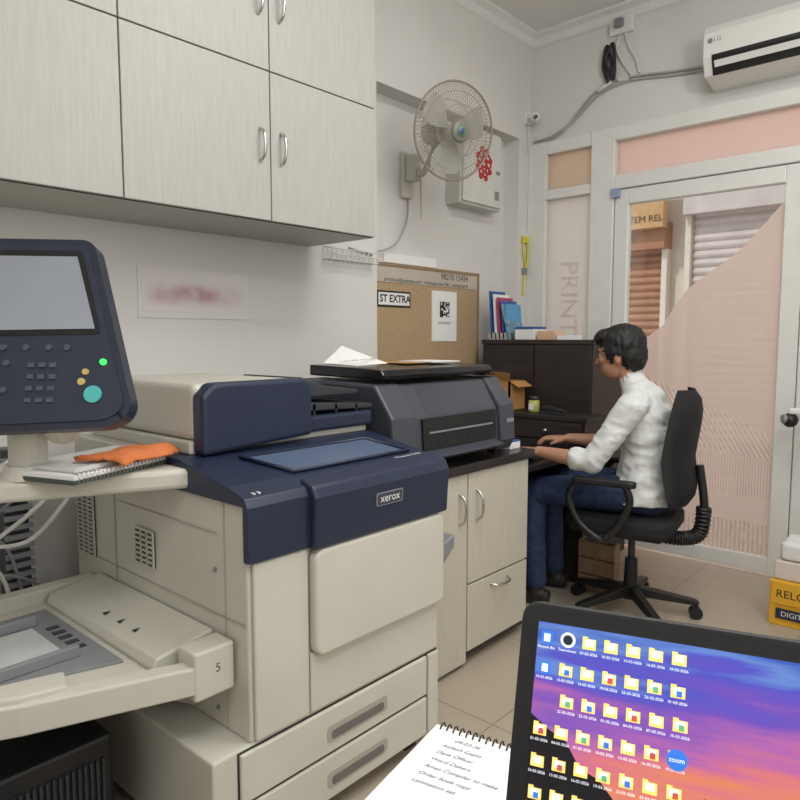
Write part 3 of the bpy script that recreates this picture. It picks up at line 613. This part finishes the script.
# ---------------------------------------------------------------- office chair
CH=(-1.25,3.0,0.0); CR=190
g=G('office_chair',CH,CR)
for k in range(5):
    a=2*math.pi*k/5-math.pi/2
    XF=Matrix.Rotation(a,4,'Z')
    prism('base_arm_%d'%k,[(0.02,0.085),(0.29,0.062),(0.30,0.078),(0.28,0.088),(0.03,0.135)],'y',-0.02,0.02,M_black,g,bevel=0.006)
    cyl('caster_%d'%k,(0.285,-0.022,0.028),(0.285,0.022,0.028),0.028,M_black,g)
    cyl('caster_stem_%d'%k,(0.285,0,0.04),(0.285,0,0.075),0.008,M_black,g)
XF=Matrix.Identity(4)
cyl('gas_lift_cover',(0,0,0.07),(0,0,0.26),0.033,M_black,g,r1=0.028); cyl('gas_lift_rod',(0,0,0.26),(0,0,0.37),0.016,M_dark,g)
box('tilt_mechanism',-0.14,0.12,-0.07,0.07,0.36,0.41,M_black,g,bevel=0.01)
M_fab=mat('chair_fabric',(20,20,23),0.85,var=0.2,scale=150,bump=0.1)
prism('seat_cushion',rrect(0.03,0,0.46,0.48,0.10,6),'z',0.41,0.488,M_fab,g,bevel=0.025,seg=4)
V=[];F=[];nu=12;nv=12;BX=0.062
for side in(0,1):
    for i in range(nu+1):
        z=0.54+0.51*i/nu; t=i/nu
        hw=0.215*(1-abs(2*t-0.95)**3*0.35)
        for j in range(nv+1):
            s=(2*j/nv-1)
            x=-0.265+BX-0.06*abs(t-0.42)*1.2+0.05*s*s-(0.05*(1-s**4)*(1-(2*t-1)**6) if side else 0)
            V.append((x,s*hw,z))
N=(nu+1)*(nv+1)
for i in range(nu):
    for j in range(nv):
        a=i*(nv+1)+j; F.append((a,a+1,a+nv+2,a+nv+1)); F.append((N+a,N+a+nv+1,N+a+nv+2,N+a+1))
for j in range(nv):
    F.append((j,N+j,N+j+1,j+1)); a=nu*(nv+1)+j; F.append((a,a+1,N+a+1,N+a))
for i in range(nu):
    a=i*(nv+1); F.append((a,a+nv+1,N+a+nv+1,N+a)); b_=a+nv; F.append((b_,N+b_,N+b_+nv+1,b_+nv+1))
mobj('backrest',V,F,M_fab,g,smooth=True)
Pb=[(-0.10,0,0.385),(-0.21,0,0.385),(-0.285,0,0.42),(-0.30,0,0.54)]
tubes('back_bar',[smoothp(Pb+[(-0.275,0,0.72)],8)],0.018,M_black,g)
P=smoothp(Pb,8)
rg=[]
for i in range(len(P)-1):
    p=P[i]; d=(P[i+1]-P[i]).normalized(); a=d.orthogonal().normalized(); b2=d.cross(a)
    rg.append([tuple(p+a*0.026*math.cos(t*math.pi/8)+b2*0.026*math.sin(t*math.pi/8)) for t in range(16)])
tubes('bellows',rg,0.008,M_black,g,cyclic=True,res=1)
for s in(-1,1):
    y=s*0.285
    prism('arm_pad_%d'%s,rrect(0.06,y,0.27,0.055,0.025),'z',0.645,0.672,M_black,g,bevel=0.008,seg=3)
    tubes('arm_loop_%d'%s,[smoothp([(0.05,s*0.15,0.40),(0.06,y,0.405),(0.16,y,0.47),(0.21,y,0.58),(0.17,y,0.65)],8),smoothp([(0.06,y,0.405),(-0.0,y,0.47),(-0.05,y,0.58),(-0.03,y,0.65)],8)],0.016,M_black,g)
# ---------------------------------------------------------------- seated man
SV=[];SF=[];SL=[]
def add(V,F,lab):
    k=len(SV); SV.extend([Vector(v) for v in V]); SF.extend([tuple(k+i for i in f) for f in F]); SL.extend([lab]*len(V))
def ell(c,r,lab,n=12,rot=None):
    V=[];F=[];N=2*n
    for j in range(1,n):
        ph=math.pi*j/n
        for i in range(N):
            t=math.pi*i/n; v=Vector((r[0]*math.sin(ph)*math.cos(t),r[1]*math.sin(ph)*math.sin(t),r[2]*math.cos(ph)))
            if rot: v=rot@v
            V.append(v+Vector(c))
    for j in range(n-2):
        for i in range(N): F.append((j*N+i,(j+1)*N+i,(j+1)*N+(i+1)%N,j*N+(i+1)%N))
    F.append(tuple(range(N))); k=(n-2)*N; F.append(tuple(k+i for i in reversed(range(N))))
    add(V,F,lab)
def loft(path,lab,n=20):
    V=[];F=[];C=[Vector(p[0]) for p in path]
    for i,p in enumerate(path):
        d=(C[min(i+1,len(C)-1)]-C[max(i-1,0)]).normalized()
        lat=Vector((0,1,0)); lat=(lat-d*lat.dot(d)).normalized(); a=lat.cross(d)
        for k in range(n):
            t=2*math.pi*k/n; V.append(C[i]+a*p[1]*math.cos(t)+lat*p[2]*math.sin(t))
    for i in range(len(path)-1):
        for k in range(n): F.append((i*n+k,i*n+(k+1)%n,(i+1)*n+(k+1)%n,(i+1)*n+k))
    F.append(tuple(reversed(range(n)))); k=(len(path)-1)*n; F.append(tuple(k+i for i in range(n)))
    add(V,F,lab)
def cap(p0,r0,p1,r1,lab,n=14,k=5):
    p0=Vector(p0);p1=Vector(p1)
    d=(p1-p0).normalized(); a=d.orthogonal().normalized(); b2=d.cross(a); V=[];F=[];rings=[]
    for i in range(1,k+1):
        t=math.pi/2*i/k; rings.append((p0-d*r0*math.cos(t),r0*math.sin(t)))
    for i in range(0,k):
        t=math.pi/2*i/k; rings.append((p1+d*r1*math.sin(t),r1*math.cos(t)))
    for (c,r) in rings:
        for j in range(n): V.append(c+a*r*math.cos(2*math.pi*j/n)+b2*r*math.sin(2*math.pi*j/n))
    m_=len(rings)
    for i in range(m_-1):
        for j in range(n): F.append((i*n+j,i*n+(j+1)%n,(i+1)*n+(j+1)%n,(i+1)*n+j))
    F.append(tuple(reversed(range(n)))); q=(m_-1)*n; F.append(tuple(q+i for i in range(n)))
    add(V,F,lab)
SH,SK,JE,HA,SO=0,1,2,3,4
loft([((-0.04,0,0.50),0.09,0.13),((-0.045,0,0.53),0.11,0.165),((-0.045,0,0.585),0.115,0.17)],JE)
loft([((-0.045,0,0.545),0.128,0.190),((-0.05,0,0.60),0.128,0.188),((-0.055,0,0.67),0.120,0.174),((-0.06,0,0.75),0.116,0.165),((-0.055,0,0.84),0.116,0.172),((-0.04,0,0.93),0.114,0.184),((-0.022,0,1.0),0.094,0.176),((-0.005,0,1.04),0.070,0.125),((0.008,0,1.065),0.058,0.072)],SH)
cap((0.006,0,1.045),0.060,(0.014,0,1.074),0.057,SH)
cap((0.02,0,1.05),0.05,(0.05,0,1.14),0.048,SK)
HR=Matrix.Rotation(math.radians(9),3,'Y')
def hp_(x,y,z):
    v=HR@Vector((x,y,z)); return v+Vector((0.080,0,1.200))
def he(c,r,lab,n=12): ell(hp_(*c),r,lab,n,HR)
he((0,0,0.01),(0.092,0.073,0.098),SK,16)
he((0.035,0,-0.055),(0.058,0.056,0.062),SK)
he((0.065,0,-0.093),(0.022,0.026,0.018),SK,8)
he((0.070,0,0.022),(0.028,0.052,0.014),SK,8)
he((0.066,0.034,-0.02),(0.024,0.02,0.02),SK,8); he((0.066,-0.034,-0.02),(0.024,0.02,0.02),SK,8)
cap(hp_(0.085,0,0.008),0.008,hp_(0.106,0,-0.028),0.011,SK)
he((0.096,0.011,-0.031),(0.011,0.008,0.007),SK,8); he((0.096,-0.011,-0.031),(0.011,0.008,0.007),SK,8)
he((0.086,0,-0.056),(0.013,0.024,0.006),SK,8); he((0.084,0,-0.067),(0.012,0.021,0.007),SK,8)
for s in(-1,1): he((-0.006,s*0.077,-0.030),(0.013,0.009,0.020),SK,8)
he((-0.020,0,0.038),(0.105,0.092,0.095),HA,16)
he((-0.054,0,-0.014),(0.068,0.081,0.084),HA,12)
he((0.038,0,0.080),(0.066,0.072,0.042),HA,12)
for s in(-1,1):
    he((-0.006,s*0.071,0.016),(0.052,0.021,0.044),HA,8); he((0.024,s*0.066,-0.010),(0.012,0.009,0.032),HA,8)
for i in range(46):
    a=random.uniform(0,2*math.pi); r=random.uniform(0,0.08)
    p=(-0.012+r*math.cos(a),r*0.9*math.sin(a),0.114-r*r*6)
    cap(hp_(*p),0.014,hp_(p[0]+0.028,p[1]*1.15,p[2]-0.003),0.008,HA,8,3)
def arm(s,sh,el,wr,cuff):
    sh=Vector(sh);el=Vector(el);wr=Vector(wr)
    mid=(sh+el)/2
    cap((-0.035,s*0.13,0.99),0.062,sh,0.064,SH)
    cap(sh,0.064,mid,0.057,SH); cap(mid,0.057,el,0.052,SH)
    c=el+(wr-el)*cuff
    cap(el,0.052,c,0.047,SH)
    cap(c-(wr-el)*0.07,0.050,c,0.050,SH)
    cap(el,0.036,el+(wr-el)*0.35,0.037,SK); cap(el+(wr-el)*0.35,0.037,wr,0.025,SK)
    d=(wr-el).normalized(); d.z=-0.06; d.normalize(); lat=Vector((0,0,1)).cross(d).normalized(); up=d.cross(lat)
    ths=-s
    Ls=[0.072,0.080,0.074,0.058]
    for i in range(4):
        off=ths*(0.030-0.020*i)
        kn=wr+d*(0.088-0.004*abs(i-1))+lat*off*1.05+up*0.004
        cap(wr+lat*off*0.55+d*0.01,0.015,kn,0.0125,SK,10,4)
        L=Ls[i]; ln=lat*off*0.12
        p1=kn+(d*0.9+up*0.05)*L*0.45+ln; p2=p1+(d*0.78-up*0.50)*L*0.32; p3=p2+(d*0.5-up*0.75)*L*0.26
        cap(kn,0.0105,p1,0.009,SK,10,4); cap(p1,0.009,p2,0.008,SK,10,4); cap(p2,0.008,p3,0.007,SK,10,4)
    t0=wr+d*0.025+lat*ths*0.022; t1=t0+(d*0.7+lat*ths*0.7-up*0.15)*0.045; t2=t1+(d*0.95+lat*ths*0.2-up*0.3)*0.032
    cap(t0,0.015,t1,0.011,SK,10,4); cap(t1,0.0105,t2,0.0085,SK,10,4)
arm(1,(-0.025,0.190,0.975),(0.125,0.25,0.735),(0.37,0.235,0.757),0.25)
arm(-1,(-0.025,-0.190,0.975),(0.13,-0.245,0.755),(0.36,-0.16,0.768),0.30)
for s in(-1,1):
    loft([((-0.03,s*0.09,0.578),0.084,0.092),((0.08,s*0.105,0.572),0.082,0.090),((0.25,s*0.12,0.565),0.073,0.078),((0.40,s*0.13,0.558),0.064,0.066)],JE)
    cap((0.39,s*0.13,0.555),0.066,(0.43,s*0.13,0.54),0.061,JE)
    cap((0.425,s*0.13,0.545),0.062,(0.43,s*0.13,0.38),0.058,JE); cap((0.43,s*0.13,0.38),0.058,(0.41,s*0.13,0.12),0.050,JE)
    cap((0.41,s*0.13,0.10),0.04,(0.41,s*0.13,0.06),0.04,SO)
    loft([((0.345,s*0.13,0.04),0.035,0.033),((0.42,s*0.13,0.045),0.042,0.040),((0.52,s*0.132,0.036),0.033,0.046),((0.60,s*0.134,0.03),0.026,0.042),((0.635,s*0.134,0.025),0.012,0.025)],SO)
me=bpy.data.meshes.new('src'); me.from_pydata(SV,[],SF); me.update()
so=bpy.data.objects.new('src',me); sc.collection.objects.link(so)
rmm=so.modifiers.new('r','REMESH'); rmm.mode='VOXEL'; rmm.voxel_size=0.005; rmm.use_smooth_shade=True
smm=so.modifiers.new('s','SMOOTH'); smm.factor=0.5; smm.iterations=3
dg=bpy.context.evaluated_depsgraph_get()
bm_=bpy.data.meshes.new_from_object(so.evaluated_get(dg))
bpy.data.objects.remove(so)
g=G('seated_man',CH,CR)
S=[];SLb=[]
for f in SF:
    if len(f)==4:
        a,b2,c,d=[SV[i] for i in f]; nlen=max(1,int((b2-a).length/0.012)); mlen=max(1,int((d-a).length/0.012))
        for i in range(nlen+1):
            for j in range(mlen+1):
                u=i/nlen;w=j/mlen
                S.append((a*(1-u)+b2*u)*(1-w)+(d*(1-u)+c*u)*w); SLb.append(SL[f[0]])
kd=KDTree(len(S))
for i,v in enumerate(S): kd.insert(v,i)
kd.balance()
COS=[v.co.copy() for v in bm_.vertices]; NRM=[v.normal.copy() for v in bm_.vertices]
vl=[SLb[kd.find(c)[1]] for c in COS]
nb=[[] for _ in vl]
for e in bm_.edges:
    a,b2=e.vertices; nb[a].append(b2); nb[b2].append(a)
for it in range(5):
    new=list(vl)
    for i,ns in enumerate(nb):
        l=[vl[k] for k in ns]+[vl[i]]
        new[i]=max(sorted(set(l)),key=l.count)
    vl=new
flatco=[]
for i,c in enumerate(COS):
    L_=vl[i]; n=NRM[i]; q=0.0
    if L_==SH:
        q=noise.noise(Vector((c.x*9+c.z*8,c.y*7,c.z*15)))*0.010+(0.5-abs(noise.noise(Vector((c.x*14-c.z*10,c.y*12,c.z*22)))))*0.010-0.003
    elif L_==JE: q=noise.noise(Vector((c.x*26,c.y*14,c.z*18)))*0.004
    elif L_==HA: q=noise.noise(Vector((c.x*60,c.y*60,c.z*30)))*0.005
    p=c+n*q; flatco+= [p.x,p.y,p.z]
bm_.vertices.foreach_set('co',flatco); bm_.update()
for m in (M_shirt,M_skin,M_jeans,M_hair,M_shoe): bm_.materials.append(m)
mi=[]
for p in bm_.polygons:
    ls=[vl[i] for i in p.vertices]; mi.append(max(sorted(set(ls)),key=ls.count))
bm_.polygons.foreach_set('material_index',mi); bm_.polygons.foreach_set('use_smooth',[True]*len(mi))
bo=bpy.data.objects.new('body',bm_); sc.collection.objects.link(bo); bo.parent=g
M_eye=mat('eye_white',(205,198,190),0.3)
for s in(-1,1):
    c=hp_(0.074,s*0.030,0.001); sph('eye_%d'%s,c,0.0115,M_eye,g,n=8); c=hp_(0.0838,s*0.031,0.0); sph('iris_%d'%s,c,0.0045,M_hair,g,n=6)
    tubes('eyebrow_%d'%s,[[tuple(hp_(0.095,s*0.014,0.021)),tuple(hp_(0.091,s*0.032,0.026)),tuple(hp_(0.078,s*0.048,0.022))]],0.0028,M_hair,g)
tubes('mouth_line',[[tuple(hp_(0.086,-0.02,-0.061)),tuple(hp_(0.0965,0,-0.061)),tuple(hp_(0.086,0.02,-0.061))]],0.0015,mat('lip',(120,70,60),0.5),g)
# ---------------------------------------------------------------- camera-side desk, laptop, notebook
DZ=0.86
g=G('front_desk')
box('top',-0.395,1.2,-0.35,0.51,DZ-0.035,DZ,M_wood,g,bevel=0.003)
boxes('legs',[(-0.36,-0.30,-0.31,-0.25,0,DZ-0.035),(-0.36,-0.30,0.42,0.48,0,DZ-0.035),(1.1,1.16,-0.31,-0.25,0,DZ-0.035),(1.1,1.16,0.42,0.48,0,DZ-0.035)],M_wood,g)
g=G('laptop',(-0.048,0.374,DZ),18.5)
M_lap=mat('laptop_shell',(34,34,36),0.45)
box('base',-0.172,0.172,-0.235,0.0,0.002,0.018,M_lap,g,bevel=0.005)
boxes('keys',[(-0.15+i*0.0205,-0.132+i*0.0205,-0.11+j*0.0185,-0.095+j*0.0185,0.018,0.0205) for i in range(15) for j in range(5)],M_black,g)
box('touchpad',-0.05,0.05,-0.215,-0.135,0.018,0.0185,M_dark,g)
cyl('hinge',(-0.12,0.002,0.015),(0.12,0.002,0.015),0.007,M_black,g)
XF=Matrix.Translation((0,0.004,0.016))@Matrix.Rotation(math.radians(-20),4,'X')
prism('lid',rrect(0,0.1145,0.350,0.229,0.012),'y',0.0,0.007,M_lap,g,bevel=0.0015)
prism('bezel',rrect(0,0.1145,0.344,0.223,0.010),'y',-0.001,0.0,M_black,g)
m=bpy.data.materials.new('sunset_wallpaper'); m.use_nodes=True; n_=m.node_tree; n_.nodes.remove(n_.nodes['Principled BSDF'])
tc=n_.nodes.new('ShaderNodeTexCoord'); sp=n_.nodes.new('ShaderNodeSeparateXYZ'); n_.links.new(tc.outputs['Generated'],sp.inputs[0])
nz=n_.nodes.new('ShaderNodeTexNoise'); nz.inputs['Scale'].default_value=2.0; nz.inputs['Detail'].default_value=5
mpg=n_.nodes.new('ShaderNodeMapping'); mpg.inputs['Rotation'].default_value=(0,0.45,0); mpg.inputs['Scale'].default_value=(1.2,1,6)
n_.links.new(tc.outputs['Generated'],mpg.inputs[0]); n_.links.new(mpg.outputs[0],nz.inputs['Vector'])
v1=mth(n_,'MULTIPLY_ADD',nz.outputs['Fac'],0.55,-0.275)
v2=mth(n_,'ADD',v1,sp.outputs['Z'])
v3=mth(n_,'MULTIPLY_ADD',sp.outputs['X'],-0.10,v2)
cr=n_.nodes.new('ShaderNodeValToRGB'); e=cr.color_ramp.elements
e[0].position=0.42; e[0].color=lin((252,200,150)); e[1].position=1.0; e[1].color=lin((80,110,205))
for p_,c_ in((0.52,(250,150,110)),(0.60,(236,130,150)),(0.68,(196,116,190)),(0.78,(130,96,205)),(0.88,(100,100,215)),(0.94,(120,155,230))):
    q=cr.color_ramp.elements.new(p_); q.color=lin(c_)
n_.links.new(v3,cr.inputs[0])
em=n_.nodes.new('ShaderNodeEmission'); em.inputs['Strength'].default_value=0.9; n_.links.new(cr.outputs[0],em.inputs[0]); n_.links.new(em.outputs[0],n_.nodes['Material Output'].inputs[0])
W0,W1,Z0,Z1=-0.163,0.163,0.020,0.216
box('display',W0,W1,-0.0018,-0.001,Z0,Z1,m,g)
cyl('webcam',(0.0,-0.0012,0.2215),(0.0,-0.0018,0.2215),0.002,M_dark,g)
def flat(nm,pts,mm,y=-0.0020): mobj(nm,[(p[0],y,p[1]) for p in pts],[tuple(range(len(pts)))],mm,g)
M_sil=mat('wallpaper_silhouette',(16,10,24),0.6)
hill=[(-0.163,0.02),(-0.163,0.158),(-0.15,0.150),(-0.14,0.146),(-0.13,0.132),(-0.118,0.128),(-0.108,0.118),(-0.095,0.116),(-0.085,0.104),(-0.070,0.108),(-0.064,0.118),(-0.058,0.132),(-0.052,0.128),(-0.047,0.112),(-0.035,0.104),(-0.02,0.110),(-0.008,0.120),(0.002,0.112),(0.02,0.100),(0.05,0.096),(0.08,0.098),(0.12,0.09),(0.163,0.10),(0.163,0.02)]
flat('wallpaper_hill',hill,M_sil)
M_fold=mat('folder_icon',(250,212,110),0.6,emit=0.7); M_icw=mat('icon_white',(235,240,250),0.6,emit=0.7); M_icb=mat('icon_blue',(50,115,215),0.6,emit=0.6); M_icr=mat('icon_red',(205,80,70),0.6,emit=0.45); M_icg=mat('icon_green',(100,180,130),0.6,emit=0.45)
fl=[];wh=[];bl=[];rd=[];gn=[]
zs=[0.2070,0.1880,0.1690,0.1500,0.1310,0.1120,0.0930]
for r,z in enumerate(zs):
    for c in range(7):
        x=-0.1565+c*0.0136+(0.002 if r==2 else 0)
        if r==2 and c==0: continue
        if c==0 and r<2: bl.append((x-0.0038,x+0.0038,-0.0026,-0.0022,z-0.0045,z+0.0035)); wh.append((x-0.002,x+0.002,-0.0028,-0.0026,z-0.003,z+0.002))
        elif c==1 and r==0: pass
        else:
            fl.append((x-0.0042,x+0.0042,-0.0026,-0.0022,z-0.0038,z+0.0028)); fl.append((x-0.0042,x-0.001,-0.0026,-0.0022,z+0.0026,z+0.004))
            wh.append((x-0.0026,x+0.0026,-0.0028,-0.0026,z-0.0018,z+0.0022))
            k=(r*7+c*3)%5
            if k<3 and r>0: (bl,rd,gn)[k].append((x-0.0008,x+0.0024,-0.0030,-0.0028,z-0.0030,z+0.0004))
        d='Recycle Bin' if (r,c)==(0,0) else 'Teamviewer' if (r,c)==(0,1) else '%02d-03-2026'%(1+(r*9+c*3)%27)
        text('label_%d_%d'%(r,c),d,0.0024,(x,-0.0028,z-0.0066),(1,0,0),(0,0,1),M_icw,g,ext=0)
boxes('folder_icons',fl,M_fold,g); boxes('icon_papers',wh,M_icw,g); boxes('icon_blue_marks',bl,M_icb,g); boxes('icon_red_marks',rd,M_icr,g); boxes('icon_green_marks',gn,M_icg,g)
xx=-0.1565+0.0136
cyl('round_icon',(xx,-0.0022,0.2070),(xx,-0.0027,0.2070),0.0048,M_icw,g); cyl('round_icon_inner',(xx,-0.0027,0.2070),(xx,-0.003,0.2070),0.0032,M_navy,g)
cyl('zoom_icon',(-0.074,-0.0030,0.1495),(-0.074,-0.0035,0.1495),0.006,M_icb,g); text('zoom_text','zoom',0.0040,(-0.074,-0.0037,0.1495),(1,0,0),(0,0,1),M_icw,g,ext=0)
XF=Matrix.Identity(4)
g=G('spiral_notebook',(-0.422,0.530,DZ+0.001),11)
box('back_cover',0,0.15,-0.21,0,0,0.002,M_blue,g)
box('pages',0.001,0.149,-0.209,-0.002,0.002,0.010,M_paper,g)
tubes('spiral_wire',[[(0.008+i*0.0072,-0.003+0.0065*math.cos(t*0.785),0.007+0.0065*math.sin(t*0.785)) for t in range(9)] for i in range(19)],0.0008,M_black,g)
tx=['09-03-26','Aadesh Gupta','Dank Officer','Word Dakers','Aman Compiler to make','Order book copy','Lamination set']
for i,t in enumerate(tx):
    o=text('writing_%d'%i,t,0.0072,(0.022 if i else 0.03,-0.020-i*0.0120,0.0103),(1,0.04,0),(-0.04,1,0),M_ink,g,align='LEFT',ext=0)
    o.data.shear=0.4
M_line=mat('ruled_line',(206,213,224),0.8)
boxes('ruled_lines',[(0.004,0.146,-0.026-i*0.0120,-0.0257-i*0.0120,0.010,0.0101) for i in range(14)],M_line,g)
# ---------------------------------------------------------------- lights
def area(nm,loc,sx,sy,e,rot=(0,0,0),c=(1,1,1)):
    l=bpy.data.lights.new(nm,'AREA'); l.shape='RECTANGLE'; l.size=sx; l.size_y=sy; l.energy=e; l.color=c
    o=bpy.data.objects.new(nm,l); o.location=loc; o.rotation_euler=rot; sc.collection.objects.link(o)
area('ceiling_light_panel',(-0.6,1.9,H-0.03),0.6,1.2,28,c=(1,0.99,0.965))
area('ceiling_light_panel.001',(0.2,-0.2,H-0.03),1.2,1.2,33,c=(1,0.99,0.965))
area('side_area_light',(1.4,0.6,1.9),1.6,1.8,18,rot=(0,math.radians(90),0),c=(0.96,0.98,1))  # unseen area lamp facing in from the solid right wall
l=bpy.data.lights.new('ceiling_fill_light','POINT'); l.energy=32; l.shadow_soft_size=0.18; l.color=(1,0.99,0.965)  # unseen point lamp, added to brighten the ceiling
o=bpy.data.objects.new('ceiling_fill_light',l); o.location=(0.2,1.9,2.55); sc.collection.objects.link(o)
s=bpy.data.lights.new('sun','SUN'); s.energy=2.4; s.angle=0.02; s.color=(1,0.96,0.92)
o=bpy.data.objects.new('sun',s); o.rotation_euler=(math.radians(42),0,math.radians(-20)); sc.collection.objects.link(o)
w=bpy.data.worlds.new('w'); sc.world=w; w.use_nodes=True
w.node_tree.nodes['Background'].inputs[0].default_value=(0.86,0.92,1.0,1); w.node_tree.nodes['Background'].inputs[1].default_value=1.6
# ---------------------------------------------------------------- camera
cd=bpy.data.cameras.new('camera'); cam=bpy.data.objects.new('camera',cd); sc.collection.objects.link(cam)
cd.sensor_width=36; cd.lens=36*682/800; cd.clip_start=0.01
cam.location=(0,0,1.27); cam.rotation_euler=(math.radians(90-5.2),0,math.radians(41.8)); sc.camera=cam
bpy.context.view_layer.update()
for e in GROUPS:
    if 'loc' in e.keys(): continue
    pts=[c.matrix_world@Vector(b) for c in e.children for b in c.bound_box]
    if not pts: continue
    mn=[min(p[i] for p in pts) for i in range(3)]; mxx=[max(p[i] for p in pts) for i in range(3)]
    c=Vector(((mn[0]+mxx[0])/2,(mn[1]+mxx[1])/2,mn[2]))
    e.location=c
    for ch in e.children: ch.matrix_parent_inverse=Matrix.Translation(-c)
